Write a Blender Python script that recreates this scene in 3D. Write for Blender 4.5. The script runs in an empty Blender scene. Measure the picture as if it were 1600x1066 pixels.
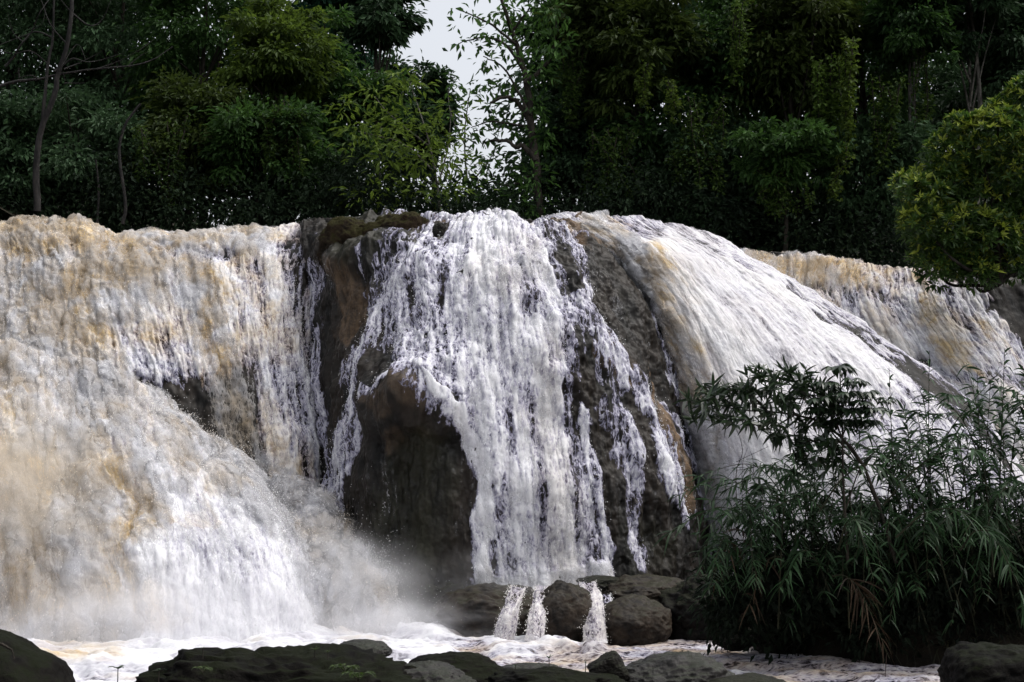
import bpy, math, random
import numpy as np
from mathutils import Vector

C = bpy.context.scene.collection
SC = bpy.context.scene
rng = np.random.default_rng(11)
R = math.radians

# ------------------------------------------------------------------ camera
LENS = 50.0
FPX = 1600 * LENS / 36.0          # focal length in photograph pixels
PITCH = R(4.87)
CAM = np.array([0.0, 0.0, 3.0])
cam_d = bpy.data.cameras.new('camera')
cam_d.lens = LENS
cam_d.sensor_width = 36
cam_d.clip_end = 2000
cam = bpy.data.objects.new('camera', cam_d)
cam.location = CAM
cam.rotation_euler = (R(90) + PITCH, 0, 0)
C.objects.link(cam)
SC.camera = cam

# ------------------------------------------------------------------ light
SUN_EL, SUN_AZ = R(64), R(86)     # azimuth clockwise from +Y: high on the right, behind cloud
world = bpy.data.worlds.new('World')
SC.world = world
world.use_nodes = True
nt = world.node_tree
bg = nt.nodes['Background']
sky = nt.nodes.new('ShaderNodeTexSky')
sky.sky_type = 'NISHITA'
sky.sun_disc = False
sky.sun_elevation = SUN_EL
sky.sun_rotation = SUN_AZ
sky.air_density = 1.0
sky.dust_density = 6.0
sky.ozone_density = 1.5
hs = nt.nodes.new('ShaderNodeHueSaturation')     # overcast: a greyed sky
hs.inputs['Saturation'].default_value = 0.26
nt.links.new(sky.outputs[0], hs.inputs['Color'])
nt.links.new(hs.outputs[0], bg.inputs[0])
bg.inputs[1].default_value = 0.15
sun_d = bpy.data.lights.new('sun', 'SUN')
sun_d.energy = 0.5
sun_d.angle = R(45)
sun_d.color = (1.0, 0.96, 0.90)
sun = bpy.data.objects.new('sun', sun_d)
sun.rotation_euler = (R(90) - SUN_EL, 0, math.pi - SUN_AZ)
sun.location = (0, 0, 60)
C.objects.link(sun)
SC.view_settings.view_transform = 'Standard'
SC.view_settings.look = 'None'
SC.view_settings.exposure = EXPO = 0.74
SC.view_settings.gamma = 1.0
SC.render.engine = 'CYCLES'
cy = SC.cycles
cy.use_denoising = True
cy.denoiser = 'OPENIMAGEDENOISE'
cy.denoising_prefilter = 'ACCURATE'
cy.max_bounces = 8
cy.diffuse_bounces = 4
cy.glossy_bounces = 2
cy.transmission_bounces = 4
cy.transparent_max_bounces = 20
cy.volume_bounces = 5
cy.caustics_reflective = False
cy.caustics_refractive = False

# ------------------------------------------------------------------ design helpers
CP, SP = math.cos(PITCH), math.sin(PITCH)


def at(px, py, Y):
    """The world point at distance Y (metres along the ground) that stands where the survey of the photo puts (px, py)."""
    px, py, Y = np.broadcast_arrays(*[np.asarray(a, float) for a in (px, py, Y)])
    x, u = (px - 800) / FPX, (533 - py) / FPX
    dy, dz = CP - u * SP, SP + u * CP
    t = Y / dy
    return np.stack([x * t, Y, CAM[2] + dz * t], -1)


def proj(P):
    d = P - CAM
    f = d[..., 1] * CP + d[..., 2] * SP
    u = -d[..., 1] * SP + d[..., 2] * CP
    return 800 + FPX * d[..., 0] / f, 533 - FPX * u / f


# ------------------------------------------------------------------ noise
PERM = np.tile(np.random.default_rng(3).permutation(256), 3).astype(np.int32)
_g = np.random.default_rng(5).normal(size=(256, 3))
G3 = (_g / np.linalg.norm(_g, axis=1, keepdims=True)).astype(np.float32)


def pn(x, y, z=0.0):
    x, y, z = np.broadcast_arrays(*[np.asarray(a, np.float32) for a in (x, y, z)])
    xi, yi, zi = np.floor(x), np.floor(y), np.floor(z)
    xf, yf, zf = x - xi, y - yi, z - zi
    xi, yi, zi = (xi.astype(np.int32) & 255), (yi.astype(np.int32) & 255), (zi.astype(np.int32) & 255)
    u, v, w = [t * t * t * (t * (t * 6 - 15) + 10) for t in (xf, yf, zf)]
    out = 0
    for dx in (0, 1):
        a = PERM[xi + dx]
        wx = u if dx else 1 - u
        for dy in (0, 1):
            b = PERM[a + yi + dy]
            wy = wx * (v if dy else 1 - v)
            for dz in (0, 1):
                g = G3[PERM[b + zi + dz]]
                out = out + wy * (w if dz else 1 - w) * (g[..., 0] * (xf - dx) + g[..., 1] * (yf - dy) + g[..., 2] * (zf - dz))
    return out * 1.6


def fbm(x, y, z=0.0, o=4, gain=0.5):
    a, f, s = 1.0, 1.0, 0
    for i in range(o):
        s = s + a * pn(x * f + 17.3 * i, y * f + 5.1 * i, z * f)
        a *= gain
        f *= 2.03
    return s


def billow(x, y, z=0.0, o=4, gain=0.55):
    a, f, s, n = 1.0, 1.0, 0, 0
    for i in range(o):
        s = s + a * np.abs(pn(x * f + 31.7 * i, y * f + 9.2 * i, z * f))
        n += a
        a *= gain
        f *= 2.1
    return s / n


def ridge(x, y, z=0.0, o=3, gain=0.5):
    a, f, s, n = 1.0, 1.0, 0, 0
    for i in range(o):
        s = s + a * (1 - np.clip(np.abs(pn(x * f + 11.7 * i, y * f + 3.2 * i, z * f)) * 1.6, 0, 1))
        n += a
        a *= gain
        f *= 2.1
    return s / n


def sstep(a, b, x):
    t = np.clip((x - a) / (b - a), 0, 1)
    return t * t * (3 - 2 * t)


# ------------------------------------------------------------------ surfaces
def cr(n, N):
    """Catmull-Rom weights: N samples over n control points."""
    W = np.zeros((N, n))
    for k, t in enumerate(np.linspace(0, n - 1, N)):
        i = min(int(t), n - 2)
        f = t - i
        w = (-.5 * f + f * f - .5 * f ** 3, 1 - 2.5 * f * f + 1.5 * f ** 3, .5 * f + 2 * f * f - 1.5 * f ** 3, -.5 * f * f + .5 * f ** 3)
        for j, ww in zip((i - 1, i, i + 1, i + 2), w):
            if j < 0:
                W[k, 0] += 2 * ww
                W[k, 1] -= ww
            elif j >= n:
                W[k, n - 1] += 2 * ww
                W[k, n - 2] -= ww
            else:
                W[k, j] += ww
    return W


def patch(ctrl, step):
    """ctrl[s][t] = control points (world); returns P, N, S, T (metres) on a fine grid, s across and t down the flow."""
    c = np.array(ctrl, float)
    ns, n_t = c.shape[:2]
    ls = np.linalg.norm(np.diff(c, axis=0), axis=-1).sum(0).max()
    lt = np.linalg.norm(np.diff(c, axis=1), axis=-1).sum(1).max()
    A, B = cr(ns, max(8, int(ls / step))), cr(n_t, max(8, int(lt / step)))
    P = np.einsum('ai,bj,ijk->abk', A, B, c)
    ds, dt = np.gradient(P, axis=0), np.gradient(P, axis=1)
    N = np.cross(ds, dt)
    N /= np.linalg.norm(N, axis=-1, keepdims=True) + 1e-9
    if (N * (CAM - P)).sum(-1).mean() < 0:
        N = -N
    lS = np.linalg.norm(ds, axis=-1).mean(1)
    lT = np.linalg.norm(dt, axis=-1).mean(0)
    S = np.broadcast_to((np.cumsum(lS))[:, None], P.shape[:2])
    T = np.broadcast_to((np.cumsum(lT))[None, :], P.shape[:2])
    D = dt / (np.linalg.norm(dt, axis=-1, keepdims=True) + 1e-9)
    return P, N, S, T, D


def normals_of(P, N0):
    N = np.cross(np.gradient(P, axis=0), np.gradient(P, axis=1))
    N /= np.linalg.norm(N, axis=-1, keepdims=True) + 1e-9
    s = np.sign((N * N0).sum(-1, keepdims=True))
    return N * np.where(s == 0, 1, s)


def raw_mesh(name, V, loops, starts, totals, attrs=None, smooth=True):
    me = bpy.data.meshes.new(name)
    V = np.ascontiguousarray(V, np.float32).reshape(-1, 3)
    me.vertices.add(len(V))
    me.vertices.foreach_set('co', V.ravel())
    me.loops.add(len(loops))
    me.loops.foreach_set('vertex_index', np.ascontiguousarray(loops, np.int32))
    me.polygons.add(len(starts))
    me.polygons.foreach_set('loop_start', np.ascontiguousarray(starts, np.int32))
    me.polygons.foreach_set('loop_total', np.ascontiguousarray(totals, np.int32))
    me.polygons.foreach_set('use_smooth', np.full(len(starts), smooth, bool))
    for k, v in (attrs or {}).items():
        v = np.asarray(v, np.float32)
        if v.ndim == 2 and v.shape[1] == 3:
            me.attributes.new(k, 'FLOAT_VECTOR', 'POINT').data.foreach_set('vector', np.ascontiguousarray(v).ravel())
        else:
            me.attributes.new(k, 'FLOAT', 'POINT').data.foreach_set('value', np.ascontiguousarray(v).ravel())
    me.update(calc_edges=True)
    return me


def poly_mesh(name, V, F, attrs=None, smooth=True):
    """F: (n,k) index array."""
    F = np.asarray(F, np.int32)
    n, k = F.shape
    return raw_mesh(name, V, F.ravel(), np.arange(n) * k, np.full(n, k), attrs, smooth)


def grid_faces(a, b, flip=False):
    i = np.arange(a * b).reshape(a, b)
    F = np.stack([i[:-1, :-1], i[1:, :-1], i[1:, 1:], i[:-1, 1:]], -1)
    if flip:
        F = F[..., ::-1]
    return F


def compact(V, F, attrs):
    used = np.zeros(len(V), bool)
    used[F.ravel()] = True
    m = np.cumsum(used) - 1
    return V[used], m[F], {k: np.asarray(v)[used] for k, v in attrs.items()}


def link(name, me, mats=None, parent=None, **props):
    o = bpy.data.objects.new(name, me)
    C.objects.link(o)
    if mats is not None and me is not None:
        for m in (mats if isinstance(mats, (list, tuple)) else [mats]):
            me.materials.append(m)
    if parent is not None:
        o.parent = parent
    for k, v in props.items():
        o[k] = v
    return o


def empty(name, loc, **props):
    o = bpy.data.objects.new(name, None)
    o.location = Vector([float(v) for v in loc])
    o.empty_display_size = 0.2
    C.objects.link(o)
    for k, v in props.items():
        o[k] = v
    return o


def grid_mesh(name, P, attrs, keep=None, N0=None):
    a, b = P.shape[:2]
    F = grid_faces(a, b)
    n = np.cross(P[1, 0] - P[0, 0], P[0, 1] - P[0, 0])
    if N0 is not None:
        m = np.cross(P[1:, :-1] - P[:-1, :-1], P[:-1, 1:] - P[:-1, :-1])
        if (m * N0[:-1, :-1]).sum() < 0:
            F = F[..., ::-1]
    if keep is not None:
        F = F[keep]
    F = F.reshape(-1, 4)
    V, F, at_ = compact(P.reshape(-1, 3), F, {k: np.asarray(v).reshape(a * b, -1).squeeze() for k, v in attrs.items()})
    return poly_mesh(name, V, F, at_)


def join_meshes(name, parts):
    """parts: (V, F(n,4), attrs)"""
    Vs, Fs, As, off = [], [], {}, 0
    for V, F, A in parts:
        Vs.append(V)
        Fs.append(F + off)
        off += len(V)
        for k, v in A.items():
            As.setdefault(k, []).append(v)
    return poly_mesh(name, np.concatenate(Vs), np.concatenate(Fs), {k: np.concatenate(v) for k, v in As.items()})


# strokes: where water runs thick, where it runs muddy, surveyed along the flow
def strokes(px, py, lst, mode='max', soft=.55):
    out = np.zeros_like(px)
    for pts, w in lst:
        best = np.full(px.shape, -9.0)
        if len(pts) == 1:
            x, y, r = pts[0]
            best = 1 - np.hypot(px - x, py - y) / r
        for (x0, y0, r0), (x1, y1, r1) in zip(pts[:-1], pts[1:]):
            dx, dy = x1 - x0, y1 - y0
            t = np.clip(((px - x0) * dx + (py - y0) * dy) / (dx * dx + dy * dy + 1e-6), 0, 1)
            d = np.hypot(px - x0 - t * dx, py - y0 - t * dy)
            best = np.maximum(best, 1 - d / (r0 + t * (r1 - r0)))
        v = w * sstep(0, soft, best)
        out = np.maximum(out, v) if mode == 'max' else out + v
    return out


# ------------------------------------------------------------------ materials
class NT:
    def __init__(s, name):
        s.m = bpy.data.materials.new(name)
        s.m.use_nodes = True
        s.t = s.m.node_tree
        s.t.nodes.clear()
        s.out = s.n('ShaderNodeOutputMaterial')

    def n(s, kind, **kw):
        x = s.t.nodes.new(kind)
        for k, v in kw.items():
            setattr(x, k, v)
        return x

    def l(s, a, b):
        s.t.links.new(a, b)

    def put(s, sock, v):
        if hasattr(v, 'is_linked'):
            s.l(v, sock)
        else:
            sock.default_value = v

    def attr(s, name, vec=False):
        a = s.n('ShaderNodeAttribute', attribute_name=name)
        return a.outputs['Vector' if vec else 'Fac']

    def math(s, op, a, b=0.0, c=None, clamp=False):
        x = s.n('ShaderNodeMath', operation=op, use_clamp=clamp)
        s.put(x.inputs[0], a)
        s.put(x.inputs[1], b)
        if c is not None:
            s.put(x.inputs[2], c)
        return x.outputs[0]

    def noise(s, vec, scale, detail=3, rough=0.55, kind='FBM', dist=0.0):
        x = s.n('ShaderNodeTexNoise', noise_dimensions='3D')
        s.put(x.inputs['Vector'], vec)
        x.inputs['Scale'].default_value = scale
        x.inputs['Detail'].default_value = detail
        x.inputs['Roughness'].default_value = rough
        x.inputs['Distortion'].default_value = dist
        return x.outputs['Fac']

    def scale(s, vec, v):
        x = s.n('ShaderNodeVectorMath', operation='MULTIPLY')
        s.put(x.inputs[0], vec)
        x.inputs[1].default_value = v
        return x.outputs[0]

    def mix(s, f, a, b):
        x = s.n('ShaderNodeMix', data_type='RGBA')
        s.put(x.inputs[0], f)
        for i, v in ((6, a), (7, b)):
            s.put(x.inputs[i], v if hasattr(v, 'is_linked') else (*v, 1.0))
        return x.outputs[2]

    def ramp(s, f, lo, hi):
        x = s.n('ShaderNodeMapRange', interpolation_type='SMOOTHSTEP')
        s.put(x.inputs[0], f)
        s.put(x.inputs[1], lo)
        s.put(x.inputs[2], hi)
        return x.outputs[0]

    def bump(s, h, strength, dist):
        x = s.n('ShaderNodeBump')
        x.inputs['Strength'].default_value = strength
        x.inputs['Distance'].default_value = dist
        s.put(x.inputs['Height'], h)
        return x.outputs[0]

    def princ(s, col, rough, normal=None, spec=0.5):
        x = s.n('ShaderNodeBsdfPrincipled')
        s.put(x.inputs['Base Color'], col if hasattr(col, 'is_linked') else (*col, 1.0))
        s.put(x.inputs['Roughness'], rough)
        x.inputs['Specular IOR Level'].default_value = spec
        if normal is not None:
            s.l(normal, x.inputs['Normal'])
        return x

    def done(s, sh):
        s.l(sh, s.out.inputs['Surface'])
        return s.m


def mat_water(name='white_water', veil=False):
    """White water over wet rock: foam where the sheet is thick, sky-tinted film where it is thin; 'tan' is the mud it carries."""
    m = NT(name)
    fl = m.attr('flow', True)
    thick, tan, soft = m.attr('thick'), m.attr('tan'), m.attr('soft')
    streak = m.noise(m.scale(fl, (9, 1.6, 3)), 1.0, 4, .6)
    speck = m.noise(m.scale(fl, (34, 15, 9)), 1.0, 5, .72)
    lace = m.noise(m.scale(fl, (14, 7, 5)), 1.0, 2, .5, dist=.6)
    lacy = m.math('SUBTRACT', 1.0, m.math('MULTIPLY', m.math('ABSOLUTE', m.math('SUBTRACT', lace, .5)), 7.0), clamp=True)
    k = m.math('ADD', m.math('MULTIPLY', m.math('SUBTRACT', speck, .5), 2.3), m.math('MULTIPLY', m.math('SUBTRACT', streak, .5), 2.6))
    k = m.math('ADD', k, m.math('MULTIPLY', m.math('SUBTRACT', lacy, .35), .7))
    k = m.math('MULTIPLY', k, m.math('SUBTRACT', 1.0, m.math('MULTIPLY', soft, .8)))
    a = m.ramp(m.math('ADD', thick, k), -.42, .50)
    tn = m.noise(m.scale(fl, (2.6, 2.1, 2)), 1.0, 6, .66, dist=.5)
    tf = m.math('ADD', tan, m.math('MULTIPLY', m.math('SUBTRACT', tn, .5), m.math('ADD', m.math('MULTIPLY', tan, 2.0), .1)))
    tf = m.math('SUBTRACT', tf, m.math('MULTIPLY', m.math('SUBTRACT', speck, .5), m.math('ADD', m.math('MULTIPLY', tan, 1.3), .05)), clamp=True)
    col = m.mix(tf, (.64, .64, .66), (.46, .345, .18))
    film = m.mix(m.math('MULTIPLY', soft, 2.2, clamp=True), m.mix(tf, (.25, .24, .33), (.27, .185, .10)), m.mix(tf, (.40, .39, .44), (.32, .215, .11)))       # thin running water: sky reflection painted in as lilac, plus its silt
    base = m.mix(m.ramp(m.math('ADD', thick, k), -.05, 1.45), film, col)
    hb = m.math('ADD', m.math('MULTIPLY', speck, .6), m.math('MULTIPLY', streak, .6))
    if veil:            # loose drops in the air: no film, light passes through
        df, tl, ms = m.n('ShaderNodeBsdfDiffuse'), m.n('ShaderNodeBsdfTranslucent'), m.n('ShaderNodeMixShader')
        m.l(col, df.inputs[0])
        m.l(col, tl.inputs[0])
        ms.inputs[0].default_value = .5
        m.l(df.outputs[0], ms.inputs[1])
        m.l(tl.outputs[0], ms.inputs[2])
        tr, mx = m.n('ShaderNodeBsdfTransparent'), m.n('ShaderNodeMixShader')
        m.l(m.math('MULTIPLY', a, .62), mx.inputs[0])
        m.l(tr.outputs[0], mx.inputs[1])
        m.l(ms.outputs[0], mx.inputs[2])
        return m.done(mx.outputs[0])
    p = m.princ(base, .5, m.bump(hb, .45, .04), .25)
    p.inputs['Subsurface Weight'].default_value = .65       # froth lets the light through
    p.inputs['Subsurface Radius'].default_value = (1, 1, 1)
    p.inputs['Subsurface Scale'].default_value = .07
    tr = m.n('ShaderNodeBsdfTransparent')
    mx = m.n('ShaderNodeMixShader')
    m.l(a, mx.inputs[0])
    m.l(tr.outputs[0], mx.inputs[1])
    m.l(p.outputs[0], mx.inputs[2])
    return m.done(mx.outputs[0])


def mat_drops():
    m = NT('spray_drops')
    col = m.mix(m.attr('tan'), (.86, .86, .87), (.62, .47, .28))
    return m.done(m.princ(col, .4, None, .3).outputs[0])


def mat_rock():
    """Wet travertine: dark grey brown with ochre and moss marks; the moss also darkens the cave."""
    m = NT('wet_rock')
    g = m.n('ShaderNodeNewGeometry').outputs['Position']
    n1 = m.noise(m.scale(g, (1.3, 1.3, .45)), 1.0, 6, .62)
    n2 = m.noise(m.scale(g, (7, 7, 1.2)), 1.0, 6, .65)
    n3 = m.noise(g, 26, 4, .6)
    c = m.mix(m.ramp(n1, .38, .62), (.0032, .0027, .0022), (.018, .0135, .0098))
    c = m.mix(m.math('MULTIPLY', m.ramp(n2, .52, .78), .45), c, (.034, .038, .027))
    och = m.math('MULTIPLY', m.attr('ochre'), m.ramp(m.math('ADD', n2, m.math('MULTIPLY', n3, .5)), .45, .95), clamp=True)
    c = m.mix(och, c, (.16, .105, .062))
    ms = m.math('MULTIPLY', m.attr('moss'), m.ramp(m.math('ADD', n3, n1), .75, 1.15), clamp=True)
    c = m.mix(ms, c, (.013, .014, .006))
    h = m.math('ADD', m.math('MULTIPLY', n2, 1.0), m.math('MULTIPLY', n3, .15))
    rough = m.math('ADD', m.math('MULTIPLY', n2, .5), .3)
    return m.done(m.princ(c, rough, m.bump(h, .45, .05), .2).outputs[0])


def mat_stone(name, dark, light, moss, moss_amt, rough=.6, spec=.12):
    m = NT(name)
    g = m.n('ShaderNodeTexCoord').outputs['Object']
    nrm = m.n('ShaderNodeNewGeometry').outputs['Normal']
    sep = m.n('ShaderNodeSeparateXYZ')
    m.l(nrm, sep.inputs[0])
    n1 = m.noise(g, 2.2, 6, .62)
    n2 = m.noise(g, 11, 6, .68, dist=.4)
    n3 = m.noise(g, 48, 4, .6)
    c = m.mix(m.ramp(m.math('ADD', n1, m.math('MULTIPLY', n2, .5)), .55, .95), dark, light)
    c = m.mix(m.math('MULTIPLY', m.ramp(n3, .5, .7), .45), c, tuple(v * .45 for v in dark))
    up = m.math('ADD', m.math('MULTIPLY', sep.outputs[2], .35), m.math('ADD', m.math('MULTIPLY', n1, .9), m.math('MULTIPLY', n2, .5)))
    ms = m.ramp(up, 1.15 - moss_amt * .7, 1.35 - moss_amt * .7)
    mc = m.mix(n3, tuple(v * .5 for v in moss), tuple(v * 1.5 for v in moss))
    c = m.mix(ms, c, mc)
    h = m.math('ADD', n2, m.math('MULTIPLY', n3, .2))
    return m.done(m.princ(c, rough, m.bump(h, .6, .05), spec).outputs[0])


def mat_leaf(name, dark, light, trans=.25, rough=.5, spec=.4, tip=None):
    m = NT(name)
    t = m.attr('tone')
    c = m.mix(t, dark, light)
    if tip:
        c = m.mix(m.attr('tip'), c, tip)
    p = m.princ(c, rough, None, spec)
    if trans <= 0:
        return m.done(p.outputs[0])
    tl = m.n('ShaderNodeBsdfTranslucent')
    m.l(m.mix(.5, c, tuple(min(1, v * 1.6) for v in light)), tl.inputs[0])
    mx = m.n('ShaderNodeMixShader')
    mx.inputs[0].default_value = trans
    m.l(p.outputs[0], mx.inputs[1])
    m.l(tl.outputs[0], mx.inputs[2])
    return m.done(mx.outputs[0])


def mat_bark(name, a, b, scale=(6, 6, 1.5)):
    m = NT(name)
    g = m.n('ShaderNodeNewGeometry').outputs['Position']
    n = m.noise(m.scale(g, scale), 1.0, 5, .65)
    n2 = m.noise(g, 9, 3, .6)
    c = m.mix(m.ramp(m.math('ADD', n, m.math('MULTIPLY', n2, .4)), .5, .9), a, b)
    return m.done(m.princ(c, .85, m.bump(n, .7, .03), .2).outputs[0])


def mat_soil(name, a, b):
    m = NT(name)
    g = m.n('ShaderNodeNewGeometry').outputs['Position']
    n = m.noise(g, 1.4, 6, .65)
    n2 = m.noise(g, 14, 4, .6)
    c = m.mix(m.ramp(n, .35, .65), a, b)
    return m.done(m.princ(c, .95, m.bump(m.math('ADD', n, m.math('MULTIPLY', n2, .5)), .8, .08), .1).outputs[0])


WATER, VEIL, DROPS, ROCK = mat_water(), mat_water('spray_veil', True), mat_drops(), mat_rock()

# ================================================================== cliff and waterfalls
CLIFF = []


def ctrl_px(cols, back=8.0):
    """Columns of (px, py, Y) from the crest down; a first row runs back into the river bed above the fall."""
    out = []
    for col in cols:
        pts = [at(*p) for p in col]
        b = pts[0] + np.array([0, back, -.25])
        b1 = pts[0] + np.array([0, .9, -.02])
        out.append([b, b1] + pts if back else pts)
    return out


def drops(P, N, D, w, n, tan, reach, size=(.003, .008), fall=.5):
    """n flung drops over a water surface, chosen where w is high."""
    w = np.clip(w, 0, None).ravel()
    idx = rng.choice(len(w), n, p=w / w.sum())
    p = P.reshape(-1, 3)[idx] + N.reshape(-1, 3)[idx] * (rng.exponential(reach, n)[:, None]) + rng.normal(0, .015, (n, 3))
    d = D.reshape(-1, 3)[idx] + rng.normal(0, .35, (n, 3)) + np.array([0, 0, -fall])
    d /= np.linalg.norm(d, axis=1, keepdims=True)
    s = np.exp(rng.uniform(np.log(size[0]), np.log(size[1]), n))
    return drop_mesh_data(p, d, s, rng.uniform(1, 2.6, n)), np.repeat(tan.ravel()[idx], 5)


def drop_mesh_data(p, d, s, el):
    n = len(p)
    r = rng.normal(size=(n, 3))
    a = np.cross(d, r)
    a /= np.linalg.norm(a, axis=1, keepdims=True) + 1e-9
    b = np.cross(d, a)
    s = s[:, None]
    V = np.stack([p + d * s * el[:, None], p - d * s * el[:, None], p + a * s, p - .5 * a * s + .87 * b * s, p - .5 * a * s - .87 * b * s], 1).reshape(-1, 3)
    f = np.array([[0, 2, 3], [0, 3, 4], [0, 4, 2], [1, 3, 2], [1, 4, 3], [1, 2, 4]])
    F = (np.arange(n)[:, None, None] * 5 + f[None]).reshape(-1, 3)
    return V, F


def fall(label, cols, step, foam0, adds, cuts, tans, turbs, softs, ochre=(), moss=(), rock=(.10, .9, .05), lace=1.0, body=.10,
         nd=30000, reach=.05, turb_amp=.55, rock_stride=2, back=8.0, bump=None, cliff=True, speck=1.0, silt=.0, ts=1.0, rip=1.0, shells=0, gap=.035, tnz=.42):
    P, N, S, T, D = patch(ctrl_px(cols, back), step)
    T0, T = T - T.min(), T * ts        # a fast sheet draws everything out along the flow
    px, py = proj(P)
    fx, fy = px, py
    # nothing in running water keeps a clean edge: warp the surveyed strokes
    px = px + 16 * fbm(S / .85, T / 1.5, 2.9, 3, .6) + 5 * fbm(S / .13, T / .5, 7.9, 2)
    py = py + 22 * fbm(S / .85, T / 1.2, 9.4, 4, .6)
    tx, ty = fx + 34 * fbm(S / 1.1, T / 1.4, 4.9, 5, .65), fy + 34 * fbm(S / 1.1, T / 1.3, 6.4, 5, .65)
    # the rock underneath: broad lumps, flutes down the flow, grain
    rd = rock[0] * 1.6 * fbm(P[..., 0] / 1.1, P[..., 1] / 1.1, P[..., 2] / 2.2, 4)
    rd = rd + rock[0] * rock[1] * ridge(S / .55, T / 3.0, 2.7, 3)
    grain = rock[2] * fbm(P[..., 0] / .22, P[..., 1] / .22, P[..., 2] / .35, 4) - rock[2] * 1.1 * ridge(P[..., 0] / .42, P[..., 1] / .42, P[..., 2] / 1.1, 3) ** 3
    if bump is not None:
        rd = rd + strokes(fx, fy, bump, 'add')
    Pr = P + N * (rd + grain)[..., None]         # the bare rock
    Pb = P + N * rd[..., None]                   # its broad shape, which is all the water follows where it runs thick
    Nr = normals_of(Pb, N)
    m = np.clip(np.maximum(foam0, strokes(px, py, adds)) - strokes(px, py, cuts), 0, 1)
    turb = np.clip(strokes(px, py, turbs), 0, 1)
    soft = np.clip(strokes(px, py, softs), 0, 1)
    # wobble the surveyed edges so that they run like water
    q1 = ridge(S / .16 + .4 * fbm(S / .5, T / .9, 3.1, 2), T / 1.1, .7, 3) - .62
    q2 = fbm(S / .09, T / .16, 1.3, 3)
    q3 = fbm(S / .30, T / 1.9, 8.3, 3)
    c = m * 1.6 - .62 + lace * (q1 * .9 + q2 * .20 * speck + q3 * .45) * (1 - .75 * soft)
    c = np.clip(c - .5 * (1 - sstep(0, .12, m)), -1, 1.6)
    W = fbm(S / .9, T / 1.3, 5.5, 2)
    bl = billow(S / .55 + .6 * W, T / .9 + .6 * W, P[..., 1] / 2.0, 4, .5)
    bl2 = billow(S / 1.7 + .5 * W, T / 2.0, 3.3, 2)
    st = fbm(S / .14, T / .75, 2.2, 4, .6)
    rg = ridge(S / .50 + .6 * W, T / 1.5 + .5 * W, P[..., 1] / 1.5, 3, .5)
    fz = fbm(S / .11 + W, T / .15, P[..., 1] / .3, 4, .7)
    rf = ridge(S / .26 + .9 * W + .22 * fz, T / .95 + .8 * W, P[..., 1] / .9, 4, .62) - .56
    h = .13 * turb * rip * rf + body * np.clip(c, -.6, 1.2) + .016 * st * np.clip(m, 0, 1) + turb * turb_amp * (.02 * bl + .55 * bl2 + rip * (.16 * (rg - .55) + .012 * fz) - .05)
    h = h + .006 * fbm(S / .045, T / .07, 4.4, 2) * m
    kw_ = sstep(.1, .7, c)
    Pw = Pb + Nr * (h + grain * (1 - .85 * kw_) + .012)[..., None]
    tn_ = fbm(S / .8 + W, T / .9, 1.9, 5, .65)
    base_t = strokes(px, py, silt, 'max', .9) if isinstance(silt, list) else np.full_like(px, silt)
    tan = np.clip(np.maximum(strokes(tx, ty, [([(a, b_, r * 1.5) for a, b_, r in pts], wt) for pts, wt in tans], 'max', 1.05) * 1.12, base_t) + tnz * tn_ * (base_t > .05) - .9 * rf * turb, 0, 1)       # thrown crests are whiter with air
    # the mud shows where the water is thrown up in lumps
    flow = np.stack([S, T, P[..., 1] * .3], -1)
    ok = c > -.34
    keep = ok[:-1, :-1] | ok[1:, :-1] | ok[1:, 1:] | ok[:-1, 1:]
    me = grid_mesh('waterfall', Pw, {'thick': np.clip(c + turb * .18, -.3, 2.2), 'tan': tan, 'soft': np.maximum(soft * .7, turb * .38), 'flow': flow}, keep, N)
    o = link('waterfall' if 'burst' not in label else 'splash', me, WATER, label=label, category='waterfall', group='falls pouring over the cliff')
    Dn, tn = drops(Pw, Nr, D, np.clip(c, 0, 1) * (sstep(8.8, 10.5, T0) if back else 1) * (1 - .8 * soft) * (.5 + .8 * (c < .5)), nd, tan, reach)
    link('spray', poly_mesh('spray', Dn[0], Dn[1], {'tan': tn}, False), DROPS, o, kind='stuff')
    if shells:          # torn veils of spray lifting off the water, one over the other
        parts, kk = [], 2
        tm = np.clip(turb * 1.2 + .25 * (m > .8), 0, 1)
        lift = .6 + .8 * np.abs(W) + .5 * fbm(S / .35, T / .9, 3.7, 3)
        for j in range(1, shells + 1):
            Q = (Pw + Nr * (gap * j * np.clip(lift, .15, 2))[..., None])[::kk, ::kk]
            th = (.42 - .22 * j + .55 * fbm(S / .7 + j * .13, T / 1.3, 2.2 + .12 * j, 3) - 1.2 * (1 - tm))[::kk, ::kk]
            fl_ = flow.copy()
            fl_[..., 2] += .05 * j
            kp = th > -.95
            kp = kp[:-1, :-1] | kp[1:, 1:]
            F = grid_faces(*Q.shape[:2])[kp].reshape(-1, 4)
            V_, F_, A_ = compact(Q.reshape(-1, 3), F, {'thick': th.ravel(), 'tan': (tan * .55)[::kk, ::kk].ravel(), 'soft': (.15 + .3 * soft)[::kk, ::kk].ravel(), 'flow': fl_[::kk, ::kk].reshape(-1, 3)})
            parts.append((V_, F_, A_))
        link('spray_veil', join_meshes('spray_veil', parts), VEIL, o)
    if cliff:
        k = rock_stride
        Q = Pr[::k, ::k]
        oc, mo = np.clip(strokes(px, py, ochre), 0, 1), np.clip(strokes(px, py, moss), 0, 1)
        F = grid_faces(*Q.shape[:2])
        mm = np.cross(Q[1:, :-1] - Q[:-1, :-1], Q[:-1, 1:] - Q[:-1, :-1])
        if (mm * N[::k, ::k][:-1, :-1]).sum() < 0:
            F = F[..., ::-1]
        CLIFF.append((Q.reshape(-1, 3), F.reshape(-1, 4), {'ochre': oc[::k, ::k].ravel(), 'moss': mo[::k, ::k].ravel()}))
    return o


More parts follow.
